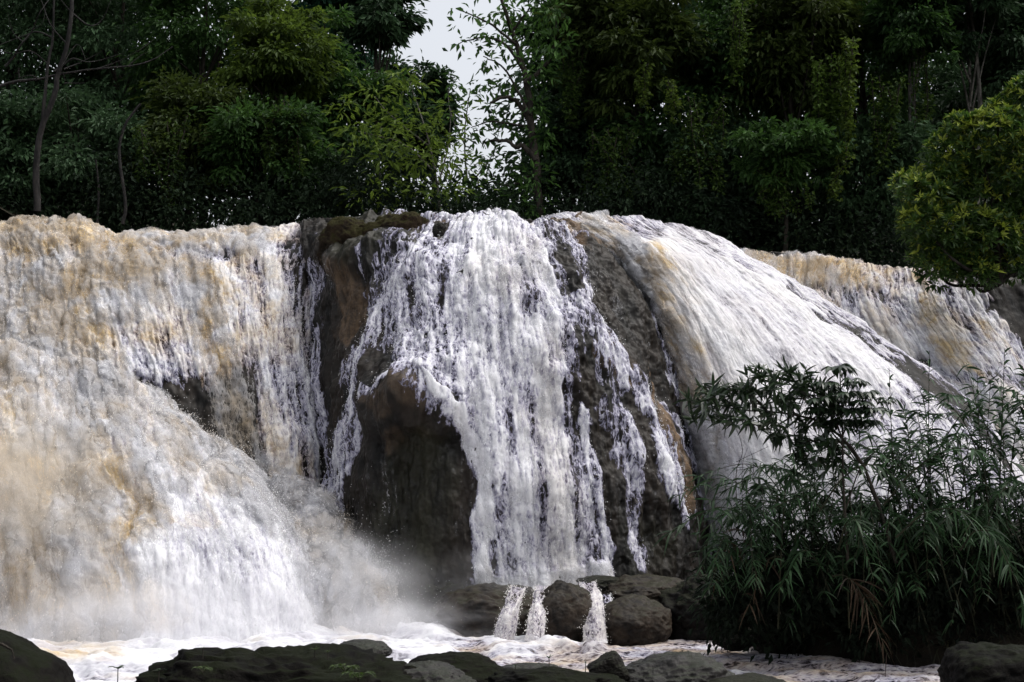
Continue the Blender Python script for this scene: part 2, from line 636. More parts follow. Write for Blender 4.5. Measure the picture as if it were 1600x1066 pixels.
BIG = [([(-400, -400, 5000), (2000, 1400, 5000)], 1.0)]

# --- the upper left fall
fall('broad muddy fall at the far left, tumbling from the upper ledge in tan billows',
     [[(-160, 360, 33), (-160, 400, 31.6), (-160, 500, 30.6), (-160, 620, 29.6), (-160, 800, 28.8), (-160, 1000, 28.3)],
      [(0, 362, 33), (0, 400, 31.5), (0, 500, 30.4), (0, 620, 29.4), (0, 800, 28.6), (0, 1000, 28.2)],
      [(90, 360, 32.6), (95, 395, 31.3), (105, 500, 30.3), (120, 620, 29.3), (130, 800, 28.6), (135, 1000, 28.2)],
      [(200, 374, 33), (203, 400, 31.5), (220, 500, 30.3), (245, 620, 29.3), (260, 800, 28.7), (265, 1000, 28.3)],
      [(330, 368, 33), (335, 398, 31.7), (345, 500, 30.5), (362, 620, 29.6), (375, 790, 29.0), (380, 1000, 28.7)],
      [(440, 360, 33), (425, 400, 31.8), (430, 500, 30.7), (445, 620, 29.9), (460, 790, 29.4), (465, 1000, 29.1)],
      [(540, 352, 33), (508, 400, 32.1), (492, 500, 31.3), (503, 620, 30.7), (512, 780, 30.3), (515, 1000, 30.0)]],
     .021, 0,
     [([(-300, 500, 330), (330, 500, 130)], 1.0), ([(-300, 800, 330), (330, 800, 120)], 1.0), ([(-200, 345, 70), (420, 355, 60)], 1.0),
      ([(400, 400, 50), (425, 520, 60), (450, 640, 58), (465, 800, 52)], .95), ([(420, 352, 22), (560, 350, 14)], .8),
      ([(450, 380, 45), (470, 430, 34), (478, 500, 22), (498, 640, 20), (505, 780, 22)], .50)],
     [([(285, 585, 30), (320, 640, 26), (352, 720, 18)], .36), ([(215, 605, 14), (258, 640, 24)], .34), ([(200, 530, 50), (270, 560, 50)], .22),
      ([(75, 365, 14), (100, 390, 14)], .2), ([(345, 590, 12), (360, 690, 12)], .35), ([(300, 505, 40), (325, 545, 30)], .22),
      ([(440, 520, 22), (450, 600, 26), (470, 740, 22)], .28), ([(395, 440, 20), (400, 480, 24)], .2)],
     [([(10, 360, 55), (110, 360, 60)], 1.0), ([(170, 380, 34), (230, 385, 40)], .95), ([(270, 362, 22), (350, 358, 20)], .9), ([(90, 470, 60), (160, 440, 50), (200, 430, 36)], .95),
      ([(110, 530, 60), (150, 600, 40)], .75), ([(300, 425, 30), (340, 470, 30)], .75), ([(332, 480, 26), (345, 560, 28), (362, 640, 30), (385, 720, 36), (430, 790, 50)], .95),
      ([(385, 400, 34), (400, 480, 26)], .5), ([(20, 450, 50)], .55), ([(-50, 500, 80), (60, 560, 60)], .45), ([(440, 360, 12), (480, 352, 12)], .7), ([(380, 380, 40)], .45)],
     [([(-160, 360, 80), (120, 365, 70)], .9), ([(60, 460, 110), (200, 440, 90)], .9), ([(220, 380, 40), (400, 380, 40)], .6), ([(-100, 560, 120), (130, 560, 90)], .9),
      ([(310, 430, 50), (345, 560, 40), (375, 700, 45), (430, 800, 60)], .75)],
     [([(0, 520, 120), (150, 500, 80)], .45), ([(340, 560, 26), (380, 720, 40)], .6)],
     turb_amp=.40, shells=2, gap=.025, ts=.85, silt=[([(-300, 500, 400), (380, 500, 160)], .28), ([(-200, 345, 90), (460, 360, 60)], .45), ([(340, 480, 60), (430, 790, 80)], .4)], rock=(.05, .5, .05), ochre=[([(500, 360, 20), (540, 350, 20)], .4), ([(90, 372, 25)], .4)], moss=[([(90, 372, 30)], .9)], nd=30000, reach=.06,
     bump=[([(70, 352, 60), (110, 362, 50)], .12), ([(450, 700, 40), (470, 800, 40)], .1)])

# --- the mound in the middle: the white fall and its veils
fall('white lacy fall fanning over the dark rock mound in the middle',
     [[(470, 352, 32.6), (487, 430, 31.6), (490, 530, 31.1), (500, 650, 30.8), (505, 780, 30.5), (508, 900, 30.4), (510, 1010, 30.3)],
      [(600, 356, 31.4), (562, 425, 30.0), (556, 530, 29.2), (551, 650, 28.5), (536, 780, 27.9), (530, 900, 27.6), (525, 1010, 27.5)],
      [(690, 350, 30.7), (655, 410, 29.0), (650, 515, 27.9), (643, 606, 26.9), (640, 700, 27.0), (645, 850, 26.7), (650, 1010, 26.2)],
      [(768, 347, 30.6), (770, 400, 28.7), (778, 505, 27.6), (786, 625, 27.0), (792, 760, 26.6), (797, 890, 26.4), (800, 1010, 26.2)],
      [(845, 350, 30.7), (868, 400, 29.0), (896, 505, 28.1), (918, 635, 27.4), (930, 770, 26.9), (938, 900, 26.7), (942, 1010, 26.5)],
      [(890, 346, 31.2), (940, 410, 30.1), (985, 510, 29.2), (1022, 640, 28.5), (1046, 770, 28.0), (1058, 900, 27.8), (1064, 1010, 27.7)],
      [(905, 350, 32.2), (985, 440, 31.3), (1035, 530, 30.6), (1068, 640, 30.1), (1095, 760, 29.8), (1112, 900, 29.6), (1120, 1010, 29.5)]],
     .0185, 0,
     [([(700, 360, 120), (720, 440, 170), (760, 540, 170)], .42), ([(765, 322, 88), (765, 380, 118), (792, 450, 125), (795, 540, 128), (800, 620, 124), (822, 690, 112), (842, 800, 104), (850, 915, 108)], .92),
      ([(740, 340, 40), (730, 420, 34), (720, 520, 34), (712, 600, 30)], .9), ([(800, 420, 40), (840, 430, 44), (852, 480, 30)], .9),
      ([(640, 400, 62), (632, 460, 70), (640, 520, 66), (664, 580, 40)], .50), ([(700, 345, 24), (655, 400, 22), (604, 452, 16), (580, 530, 16), (562, 590, 22), (548, 680, 18), (524, 780, 20)], .66),
      ([(648, 565, 8), (610, 610, 8), (580, 650, 8), (556, 720, 7), (532, 800, 7)], .52), ([(596, 470, 12), (600, 520, 10), (572, 580, 14)], .5), ([(596, 460, 7), (640, 452, 7), (690, 470, 8)], .62), ([(625, 505, 6), (668, 520, 6)], .56),
      ([(668, 596, 6), (682, 616, 9), (700, 635, 13), (724, 658, 20), (744, 710, 24), (754, 790, 20), (760, 895, 20)], 1.0), ([(770, 690, 16), (800, 780, 20), (815, 900, 22)], .95), ([(850, 560, 26), (870, 680, 30), (880, 780, 34), (880, 905, 34)], .98),
      ([(918, 640, 10), (930, 760, 12), (938, 905, 12)], .8), ([(850, 334, 16), (885, 372, 14), (908, 420, 12), (915, 500, 14)], .56), ([(905, 470, 14), (935, 530, 18), (965, 590, 18), (1000, 650, 17), (1036, 720, 14), (1062, 800, 11)], .60),
      ([(990, 640, 7), (1022, 700, 8), (1052, 780, 8)], .7), ([(940, 560, 10), (965, 680, 12), (980, 800, 8)], .40), ([(1040, 640, 5), (1075, 730, 6)], .4), ([(950, 640, 16), (985, 760, 20), (1000, 880, 18)], .42), ([(500, 430, 16), (500, 560, 12), (512, 700, 14)], .36),
      ([(762, 905, 26), (850, 915, 30), (935, 905, 22)], 1.0), ([(950, 360, 12), (1000, 440, 12), (1046, 560, 12), (1075, 680, 12), (1098, 800, 10)], .6)],
     [([(806, 400, 11), (815, 450, 15), (822, 500, 10)], .55), ([(885, 600, 12), (898, 720, 14), (905, 905, 12)], .30), ([(722, 560, 22), (745, 640, 20)], .22), ([(828, 620, 16), (845, 760, 14), (848, 850, 10)], .25), ([(688, 352, 9), (690, 372, 9)], .8),
      ([(870, 410, 18), (885, 460, 16)], .35), ([(770, 470, 14), (780, 540, 12)], .2), ([(790, 660, 10), (800, 700, 10)], .2), ([(760, 560, 16), (766, 620, 14)], .18)],
     [([(800, 420, 60)], .12), ([(850, 560, 30), (880, 900, 40)], .12), ([(860, 335, 18), (890, 360, 16)], .75)],
     [([(762, 905, 30), (850, 915, 34), (935, 905, 24)], .4), ([(700, 325, 30), (830, 325, 30)], .35), ([(790, 410, 50), (850, 420, 40)], .18), ([(692, 625, 14), (744, 710, 20)], .2)],
     [([(722, 655, 16), (744, 710, 20), (754, 790, 14)], .75), ([(775, 700, 12), (800, 780, 14)], .5), ([(762, 908, 20), (850, 918, 22), (935, 908, 18)], .7)],
     ochre=[([(548, 440, 26), (560, 480, 26), (545, 520, 18)], .6), ([(640, 610, 30), (675, 625, 34)], .28), ([(610, 640, 24)], .3), ([(1012, 580, 9), (1030, 640, 12), (1050, 720, 14), (1068, 790, 12)], 1.0),
            ([(650, 345, 26), (690, 340, 18)], .7), ([(860, 340, 26), (930, 370, 22)], .8), ([(620, 690, 20)], .25), ([(668, 690, 16)], .25), ([(940, 540, 20), (970, 600, 18)], .6)],
     moss=[([(660, 720, 60), (640, 860, 90)], .8), ([(560, 380, 60), (640, 350, 40)], .8), ([(1000, 860, 60)], .5)],  # moss; the cave strokes also paint in the shade below the lip
     rock=(.13, 1.5, .05), lace=1.05, body=.022, ts=.75, shells=2, gap=.03, nd=16000, reach=.04, rock_stride=1,
     bump=[([(620, 640, 60), (655, 618, 60), (690, 650, 50)], .16), ([(545, 400, 50), (610, 370, 50)], .25)])

# --- the right cascade
fall('long white cascade sliding down the smooth slope right of the dark rock mound',
     [[(850, 345, 31.6), (920, 385, 31.2), (985, 445, 30.9), (1028, 530, 30.5), (1060, 640, 30.2), (1090, 760, 29.9), (1108, 900, 29.7), (1115, 1010, 29.6)],
      [(905, 341, 31.6), (985, 385, 30.7), (1050, 460, 30.1), (1098, 560, 29.5), (1130, 660, 28.9), (1155, 760, 28.5), (1172, 900, 28.1), (1180, 1010, 28)],
      [(962, 342, 32), (1052, 395, 31), (1132, 475, 30.2), (1195, 570, 29.4), (1240, 660, 28.6), (1275, 760, 28), (1295, 900, 27.6), (1305, 1010, 27.4)],
      [(1012, 348, 32.6), (1110, 405, 31.6), (1200, 480, 30.7), (1282, 560, 29.8), (1350, 660, 28.8), (1390, 760, 28.2), (1410, 900, 27.8), (1420, 1010, 27.6)],
      [(1060, 356, 33.2), (1160, 413, 32.2), (1262, 483, 31.3), (1362, 562, 30.3), (1440, 650, 29.4), (1500, 760, 28.8), (1525, 900, 28.4), (1535, 1010, 28.2)],
      [(1110, 370, 34), (1190, 418, 33.1), (1305, 487, 32.2), (1410, 558, 31.4), (1505, 632, 30.6), (1585, 740, 30), (1620, 900, 29.8), (1630, 1010, 29.6)],
      [(1135, 384, 35), (1212, 432, 34.4), (1318, 502, 33.8), (1425, 580, 33.2), (1530, 665, 32.6), (1620, 780, 32), (1670, 900, 31.5), (1680, 1010, 31.2)]],
     .022, .76,
     [([(1000, 380, 50), (1100, 480, 60), (1180, 620, 70), (1230, 760, 80)], 1.0), ([(1050, 375, 14), (1160, 425, 14), (1260, 495, 20), (1380, 600, 24)], .95), ([(930, 350, 40), (990, 400, 40), (1060, 500, 50)], 1.0)],
     [([(1225, 462, 6), (1330, 522, 10)], .5), ([(1330, 522, 10), (1430, 582, 18), (1500, 636, 22), (1560, 712, 24)], .66), ([(1200, 540, 12), (1260, 620, 18), (1330, 720, 22)], .22), ([(1050, 400, 10), (1140, 480, 12)], .2),
      ([(1290, 570, 12), (1370, 680, 16)], .24), ([(960, 345, 16), (1040, 360, 14), (1120, 395, 12)], .30), ([(1120, 560, 14), (1150, 610, 14)], .14), ([(870, 352, 14), (935, 392, 12), (990, 450, 11), (1036, 560, 12), (1066, 660, 13), (1096, 800, 12)], .15)],
     [([(1000, 400, 14), (1030, 460, 24), (1056, 530, 30), (1074, 600, 34), (1088, 640, 20)], .75), ([(925, 345, 20), (965, 362, 20)], .6), ([(1030, 430, 60), (1100, 600, 60)], .22)],
     [([(990, 400, 30), (1040, 520, 50), (1080, 650, 60), (1110, 760, 60)], 1.0), ([(920, 345, 26), (980, 372, 22)], .5)],
     [([(1060, 420, 90), (1160, 600, 140), (1230, 760, 150)], .8), ([(1180, 450, 40), (1330, 600, 60)], .5), ([(1010, 430, 40), (1080, 620, 40)], .3)],
     ochre=[([(870, 345, 30), (940, 390, 16)], .6)], nd=14000, reach=.035, lace=.7, body=.03, turb_amp=.40, ts=.7, silt=.08, shells=2, tnz=.05, rock=(.06, 1.2, .02))

# --- the far right fall
fall('distant tan and white fall at the far right below the yellow green bush',
     [[(1120, 398, 38.4), (1120, 470, 37.2), (1130, 560, 36.2), (1140, 650, 35.4), (1150, 900, 34.2)],
      [(1240, 404, 38), (1240, 470, 36.8), (1260, 560, 35.8), (1290, 650, 35), (1310, 900, 33.8)],
      [(1330, 412, 38), (1330, 470, 36.6), (1370, 560, 35.6), (1420, 650, 34.8), (1440, 900, 33.6)],
      [(1405, 428, 37.5), (1415, 480, 36.3), (1460, 560, 35.3), (1510, 650, 34.5), (1540, 900, 33.4)],
      [(1462, 428, 37), (1486, 480, 35.9), (1535, 560, 35), (1585, 650, 34.2), (1620, 900, 33.2)],
      [(1532, 434, 36.6), (1564, 490, 36.2), (1600, 570, 35.8), (1650, 660, 35.4), (1700, 900, 34.6)],
      [(1640, 440, 36.8), (1670, 500, 36.6), (1720, 580, 36.4), (1760, 660, 36.2), (1790, 900, 36)],
      [(1760, 440, 37), (1790, 500, 36.8), (1820, 580, 36.6), (1840, 660, 36.4), (1860, 900, 36.2)]],
     .026, 0,
     [([(1100, 400, 60), (1440, 430, 50)], .86), ([(1150, 520, 110), (1460, 520, 70)], .92), ([(1200, 700, 150), (1560, 680, 110)], 1.0), ([(1440, 450, 40), (1500, 560, 70)], .9), ([(1500, 450, 30), (1540, 510, 34), (1575, 570, 40)], .85)],
     [([(1480, 460, 16), (1500, 490, 18)], .22), ([(1340, 420, 20), (1410, 432, 14)], .15), ([(1290, 480, 40), (1400, 500, 40)], .14)],
     [([(1180, 410, 36), (1260, 425, 40), (1340, 440, 40)], .95), ([(1250, 460, 50), (1330, 560, 46)], .42), ([(1440, 440, 16), (1480, 500, 26), (1510, 560, 26)], .65), ([(1380, 440, 40)], .6), ([(1200, 520, 120), (1500, 560, 90)], .15)],
     [([(1180, 410, 40), (1340, 440, 40)], .5), ([(1260, 480, 50), (1340, 580, 50)], .4)],
     [([(1250, 560, 110), (1450, 560, 80)], .5)],
     ochre=[([(1545, 440, 30)], .3)], nd=6000, reach=.05, lace=.7, rock=(.06, 1.0, .02), silt=.12, ts=.7, shells=2)

# --- the lower left bulge
fall('huge foaming water bulge at the lower left, bursting out in front of the upper fall',
     [[(-170, 480, 28.9), (-170, 600, 27.6), (-160, 750, 26.3), (-155, 900, 25.2), (-150, 1050, 24.4)],
      [(0, 540, 28.8), (0, 650, 27.2), (0, 780, 26), (0, 900, 25), (0, 1050, 24.2)],
      [(110, 570, 28.8), (130, 680, 27), (150, 790, 25.8), (160, 900, 24.8), (160, 1050, 24)],
      [(200, 598, 28.9), (252, 690, 27.2), (290, 790, 25.8), (312, 900, 24.8), (320, 1050, 24)],
      [(280, 652, 29), (345, 722, 27.7), (402, 800, 26.3), (434, 900, 25.2), (450, 1050, 24.4)],
      [(340, 706, 29.2), (405, 768, 28.5), (464, 835, 27.5), (505, 915, 26.5), (535, 1050, 25.6)],
      [(370, 745, 29.6), (430, 800, 29.3), (492, 862, 28.6), (540, 930, 27.8), (580, 1050, 27)]],
     .019, 1.0, [],
     [([(430, 780, 40), (520, 920, 46)], .16), ([(300, 850, 60), (380, 900, 70)], .12), ([(400, 880, 60), (440, 960, 50)], .15)],
     [([(-60, 640, 110), (40, 640, 90)], .75), ([(-40, 760, 150), (40, 780, 110)], .80), ([(60, 700, 60), (180, 745, 60), (230, 760, 50)], .52), ([(130, 820, 80), (200, 830, 50)], .62), ([(-60, 900, 110), (60, 920, 90)], .70),
      ([(170, 880, 60), (200, 930, 60)], .45), ([(180, 620, 40), (260, 690, 40)], .35), ([(100, 600, 50)], .5), ([(290, 700, 40)], .35), ([(130, 1010, 50)], .5)],
     [([(-100, 640, 130), (120, 640, 110)], 1.0), ([(-100, 800, 170), (180, 800, 110)], 1.0), ([(-60, 960, 140), (150, 950, 120)], .8), ([(180, 650, 60), (270, 730, 50)], .55), ([(120, 575, 50), (210, 600, 46), (345, 712, 46), (455, 830, 50), (525, 950, 60)], .75)],
     [([(-100, 900, 200), (200, 980, 140)], .8), ([(60, 720, 120), (150, 800, 90)], .45), ([(300, 960, 120), (450, 1000, 90)], .7), ([(300, 760, 90), (420, 900, 80)], .25)],
     nd=26000, reach=.07, turb_amp=.60, rock=(.10, .5, .02), lace=.8, body=.04, back=0, cliff=False, silt=[([(-200, 600, 260), (60, 620, 190)], .36), ([(-200, 850, 330), (90, 850, 200)], .42), ([(300, 720, 130)], .3)], ts=.7, rip=.8, shells=3, gap=.03)

fall('cream white burst of spray heaped between the lower left bulge and the rock mound',
     [[(395, 770, 28.6), (400, 840, 27.6), (400, 920, 26.6), (400, 1040, 25.6)],
      [(460, 775, 28.4), (475, 830, 27.2), (490, 900, 26.2), (500, 1040, 25.2)],
      [(515, 790, 28.3), (545, 845, 27.2), (565, 910, 26.2), (575, 1040, 25.1)],
      [(550, 812, 28.4), (590, 872, 27.4), (620, 935, 26.5), (640, 1040, 25.4)],
      [(575, 845, 28.6), (615, 910, 27.7), (655, 965, 26.9), (700, 1040, 25.8)]],
     .022, .62, [([(470, 860, 90), (560, 960, 90)], 1.0)], [], [([(520, 800, 40), (560, 820, 30)], .55)], [([(440, 850, 140), (600, 940, 120)], 1.0)], [([(520, 930, 110)], .6)],
     nd=12000, reach=.12, turb_amp=.7, rock=(.12, .5, .02), lace=1.2, body=.04, back=0, cliff=False, silt=.26, ts=.8, shells=5, gap=.06)

cl = link('cliff', join_meshes('cliff', CLIFF), ROCK, kind='structure')

# ================================================================== plants: shared builders
def unit(v):
    return v / (np.linalg.norm(v, axis=-1, keepdims=True) + 1e-9)


def leaves(pos, d, L, W, fold=.25, up=None):
    """Folded diamond leaves: 4 vertices, 2 triangles each."""
    n = len(pos)
    d = unit(d)
    r = rng.normal(size=(n, 3)) * .6 + (np.array([0, 0, 1.0]) if up is None else up)
    s = unit(np.cross(d, r))
    nn = np.cross(s, d)
    L, W = np.broadcast_to(L, n)[:, None], np.broadcast_to(W, n)[:, None]
    mid = pos + d * L * .45
    V = np.stack([pos, mid + s * W * .5 + nn * W * fold, pos + d * L - nn * L * .08, mid - s * W * .5 + nn * W * fold], 1).reshape(-1, 3)
    F = (np.arange(n)[:, None, None] * 4 + np.array([[0, 3, 2], [0, 2, 1]])[None]).reshape(-1, 3)
    return V, F


def blades(pos, d, L, W, droop, tw=.5):
    """Long strap leaves that arch over: 12 vertices, 5 quads each."""
    n = len(pos)
    d = unit(d)
    s = unit(np.cross(d, np.array([0, 0, 1.0]) + rng.normal(size=(n, 3)) * tw))
    L, W, droop = [np.broadcast_to(a, n)[:, None] for a in (L, W, droop)]
    t = np.array([0, .18, .4, .62, .84, 1.0])
    w = np.array([.35, .9, 1.0, .8, .42, .03])
    V = np.empty((n, 12, 3))
    for k in range(6):
        c = pos + d * L * t[k] + np.array([0, 0, -1.0]) * droop * L * t[k] ** 2
        V[:, 2 * k] = c + s * W * w[k] * .5
        V[:, 2 * k + 1] = c - s * W * w[k] * .5
    f = np.array([[2 * k, 2 * k + 1, 2 * k + 3, 2 * k + 2] for k in range(5)])
    return V.reshape(-1, 3), (np.arange(n)[:, None, None] * 12 + f[None]).reshape(-1, 4)


def smooth_path(pts, n):
    c = np.array(pts, float)
    if len(c) == 2:
        t = np.linspace(0, 1, n)[:, None]
        return c[0] * (1 - t) + c[1] * t
    return cr(len(c), n) @ c


def tube(pts, r0, r1, sides=7, n=12, rough=.12):
    p = smooth_path(pts, n)
    p = p + rng.normal(0, 1, p.shape) * (r0 * rough)
    tg = unit(np.gradient(p, axis=0))
    ref = np.array([.31, .87, .38])
    a = unit(np.cross(tg, ref))
    b = np.cross(tg, a)
    r = (r0 + (r1 - r0) * np.linspace(0, 1, n) ** .8)[:, None]
    th = np.linspace(0, 2 * math.pi, sides, endpoint=False)
    V = np.concatenate([(p + r * (math.cos(q) * a + math.sin(q) * b)) for q in th], 1).reshape(n * sides, 3)
    i = np.arange(n * sides).reshape(n, sides)
    F = np.stack([i[:-1], np.roll(i[:-1], -1, 1), np.roll(i[1:], -1, 1), i[1:]], -1).reshape(-1, 4)
    return V, F


def cat(parts):
    Vs, Fs, off = [], [], 0
    for V, F in parts:
        Vs.append(V)
        Fs.append(F + off)
        off += len(V)
    return np.concatenate(Vs), np.concatenate(Fs)


BARK_D = mat_bark('dark_bark', (.012, .010, .008), (.045, .038, .030))
BARK_P = mat_bark('pale_bark', (.035, .032, .028), (.16, .15, .13))
BARK_G = mat_bark('grey_dead_wood', (.008, .0075, .0075), (.034, .031, .030))
LEAF_DARK = mat_leaf('dark_forest_leaf', (.011, .026, .013), (.052, .100, .042), .2, .6, .15)
LEAF_SHADE = mat_leaf('shade_toned_leaf', (.005, .010, .006), (.022, .040, .018), .2, .7, .1)  # shade is put into this leaf colour so the undergrowth recedes
LEAF_OLIVE = mat_leaf('olive_forest_leaf', (.014, .026, .006), (.062, .092, .016), .25, .6, .15)
LEAF_GREEN = mat_leaf('green_forest_leaf', (.014, .036, .010), (.070, .150, .030), .25, .6, .15)
LEAF_BLUE = mat_leaf('blue_green_forest_leaf', (.012, .038, .024), (.050, .145, .085), .25, .6, .15)
LEAF_LIME = mat_leaf('yellow_green_leaf', (.022, .042, .008), (.125, .19, .026), .3, .6, .15)
LEAF_VINE = mat_leaf('vine_leaf', (.014, .032, .007), (.085, .145, .022), .25, .6, .15)
SOIL = mat_soil('forest_soil', (.008, .007, .005), (.022, .020, .012))


def hill(x, y):
    x, y = np.asarray(x, float), np.asarray(y, float)
    l = np.clip(-10 - x, 0, None)
    r = np.clip(x - 6, 0, None)
    z = 7.6 + .62 * l + .58 * np.clip(r - 6, 0, None)
    z = np.where(x > 6, z - 1.6 * sstep(6, 14, x) * sstep(43, 38, y), z)
    z = z + .05 * np.clip(y - 50, 0, None) * (l + r > 2)
    return z + .35 * fbm(x / 6, y / 6, 1.0, 3)


hx, hy = np.meshgrid(np.linspace(-140, 140, 180), np.linspace(38.5, 260, 150), indexing='ij')
hp = np.stack([hx, hy, hill(hx, hy)], -1)
link('hill', grid_mesh('hill', hp, {}, None, np.zeros_like(hp) + np.array([0, 0, 1.0])), SOIL, kind='structure')
gx, gy = np.meshgrid(np.linspace(-700, 700, 15), np.linspace(-700, 700, 15), indexing='ij')
gp = np.stack([gx, gy, gx * 0 - 1.6], -1)
link('ground', grid_mesh('ground', gp, {}, None, np.zeros_like(gp) + np.array([0, 0, 1.0])), SOIL, kind='structure')


def crown_data(c, rad, n, leaf, clumps=48, cr_=.25, droop=.6, tone=(.1, .8), hollow=.45, hang=0.0):
    """Leaves gathered in clumps through an uneven crown."""
    c, rad = np.array(c, float), np.array(rad, float)
    u = unit(rng.normal(size=(clumps, 3)))
    k = (hollow + (1 - hollow) * rng.random(clumps) ** .6)[:, None] * rng.uniform(.62, 1.28, (clumps, 1))
    cc = c + u * rad * k
    rc = rad.mean() * cr_ * rng.uniform(.6, 1.35, clumps)
    pick = rng.choice(clumps, n, p=rc ** 2 / (rc ** 2).sum())
    q = rng.normal(size=(n, 3)) * .5
    q = q * np.array([1.15, 1.15, .55])
    p = cc[pick] + q * rc[pick][:, None]
    if hang:
        p[:, 2] -= hang * rng.exponential(.5, n) * rad[2]
    d = unit(q) * .8 + rng.normal(size=(n, 3)) * .5 + unit(p - c) * .5 - np.array([0, 0, droop])
    L = leaf[0] * rng.uniform(.65, 1.3, n)
    V, F = leaves(p, d, L, L * leaf[1])
    ct = rng.uniform(0, 1, clumps)
    t = np.clip(tone[0] + (tone[1] - tone[0]) * (.55 * ct[pick] + .45 * rng.random(n)), 0, 1)
    return V, F, np.repeat(t, 4), cc


def tree(name, label, cat_, cpx, cpy, Y, rpx, rz, n, mat, leaf=(.24, .42), bark=None, base=None, trunk_r=.16, group='trees above the falls', **kw):
    """Trunk, limbs and crown; (cpx, cpy) is the crown's middle, rpx and rz its half width and half height in survey pixels."""
    c = at(cpx, cpy, Y)
    m = Y / FPX
    rad = np.array([rpx * m, rpx * m * .9, rz * m])
    bx, by = (c[0] + rng.uniform(-.6, .6), c[1] + rng.uniform(-.3, .3)) if base is None else base
    b = np.array([bx, by, float(hill(bx, by)) - .1])
    if b[2] > c[2] - .5:
        b[2] = c[2] - rad[2] - 1
    V, F, t, cc = crown_data(c, rad, int(n * 1.35), leaf, **kw)
    root = empty(name, b, label=label, category=cat_, group=group)
    link('crown', poly_mesh('crown', V - b, F, {'tone': t}, False), mat, root)
    mid = b + (c - b) * .55 + np.array([rng.uniform(-.3, .3), rng.uniform(-.3, .3), 0])
    parts = [tube([b, mid, c + np.array([0, 0, rad[2] * .5])], trunk_r, trunk_r * .3, 8, 14)]
    for q in cc[rng.permutation(len(cc))[:9]]:
        s = b + (c - b) * rng.uniform(.55, .95)
        parts.append(tube([s, (s + q) / 2 + np.array([0, 0, .15]), q], trunk_r * .35, trunk_r * .08, 5, 8))
    TV, TF = cat(parts)
    link('trunk', poly_mesh('trunk', TV - b, TF), bark or BARK_D, root)
    return root


T = tree
D, O, G, B = LEAF_DARK, LEAF_OLIVE, LEAF_GREEN, LEAF_BLUE
# left bank, from the picture's edge inwards
T('broadleaf_tree', 'near black tree filling the upper left corner behind the bare branches', 'tree', 20, 80, 48, 170, 190, 9000, D)
T('broadleaf_tree', 'dark grey green tree with a feathery crown right of the bare branches', 'tree', 195, 60, 47, 130, 170, 9000, D, tone=(.2, .9))
T('broadleaf_tree', 'dark tree with drooping crown just left of the yellow tinted one', 'tree', 320, 60, 46, 100, 170, 8000, G, tone=(0, .45))
T('broadleaf_tree', 'tall tree whose rounded crown is tinted yellow green as if sunlit', 'tree', 435, 85, 43.5, 72, 95, 7000, LEAF_LIME, tone=(-.15, .42), trunk_r=.2)  # lime leaves put the sunlight on this crown into its colour
T('broadleaf_tree', 'blue green tree reaching the top edge left of the sky gap', 'tree', 520, 20, 50, 70, 120, 7000, B, tone=(0, .9))
T('broadleaf_tree', 'dark airy tree overhanging the sky gap from its left side', 'tree', 585, 20, 49, 52, 60, 1700, D, leaf=(.34, .42), clumps=22, cr_=.30)
T('broadleaf_tree', 'dark olive tree low on the left bank below the feathery crown', 'tree', 285, 215, 42.5, 105, 90, 7000, O, tone=(0, .6))
T('broadleaf_tree', 'dark tree low on the left bank under the bare branches', 'tree', 120, 235, 43, 130, 100, 8000, D, tone=(.1, .9))
T('broadleaf_tree', 'dark dense tree at the far left just above the muddy crest', 'tree', 5, 250, 42, 90, 95, 6000, D)
T('broadleaf_tree', 'dim green tree standing below the yellow tinted crown', 'tree', 410, 235, 42, 90, 95, 7500, G, tone=(-.1, .4))
T('broadleaf_tree', 'blackish green tree between the yellow tinted crown and the pale sapling', 'tree', 525, 170, 45.5, 75, 120, 8000, G, tone=(-.1, .45))
T('broadleaf_tree', 'dark pointed distant tree at the left foot of the sky gap', 'tree', 610, 165, 58, 42, 85, 5000, D, leaf=(.28, .45))
T('broadleaf_tree', 'dark distant tree with the rightmost pointed top below the sky', 'tree', 672, 170, 60, 34, 70, 4200, D, leaf=(.28, .45), tone=(.2, 1))
T('broadleaf_tree', 'dark distant tree between two pointed crowns under the sky gap', 'tree', 640, 225, 59, 55, 70, 5000, D, leaf=(.28, .45))
# right bank
T('broadleaf_tree', 'dense dark tree right of the leaning tree by the sky gap', 'tree', 885, 75, 46, 62, 150, 9000, G, tone=(-.2, .40))
T('broadleaf_tree', 'dark tree below the leaning tree, right of the lower sky gap', 'tree', 908, 225, 44.5, 78, 105, 9000, D, tone=(0, .9))
T('broadleaf_tree', 'olive tree with big leaves hanging right of the dense dark tree', 'tree', 985, 70, 43, 95, 130, 7500, O, leaf=(.34, .36), tone=(0, .75))
T('broadleaf_tree', 'dark tree draped with hanging vines above the right crest', 'tree', 1010, 225, 43.5, 95, 100, 8000, G, tone=(-.2, .35), hang=.4)
T('broadleaf_tree', 'tall green tree at the top centre of the right forest', 'tree', 1115, 60, 44, 105, 130, 8500, G, tone=(-.15, .45), hang=.2)
T('broadleaf_tree', 'olive leaved tree at the top, left of the long bright vine', 'tree', 1225, 55, 43, 95, 120, 8000, O, leaf=(.30, .38), tone=(0, .7), hang=.2)
T('small_tree', 'small round green tree with a lighter dome, left of the long vine', 'tree', 1222, 240, 40.5, 72, 56, 5500, G, tone=(-.05, .62), trunk_r=.1)
T('broadleaf_tree', 'dim tree carrying the long bright vine on its right side', 'tree', 1335, 70, 44.5, 90, 130, 8000, G, tone=(-.2, .4), hang=.3)
T('broadleaf_tree', 'dark tree low behind the small round green tree', 'tree', 1120, 265, 42.5, 85, 85, 6500, D, hang=.3)
T('broadleaf_tree', 'dark tree low between the long vine and the bright bush', 'tree', 1350, 260, 42, 85, 90, 6500, D, tone=(.2, 1), hang=.3)
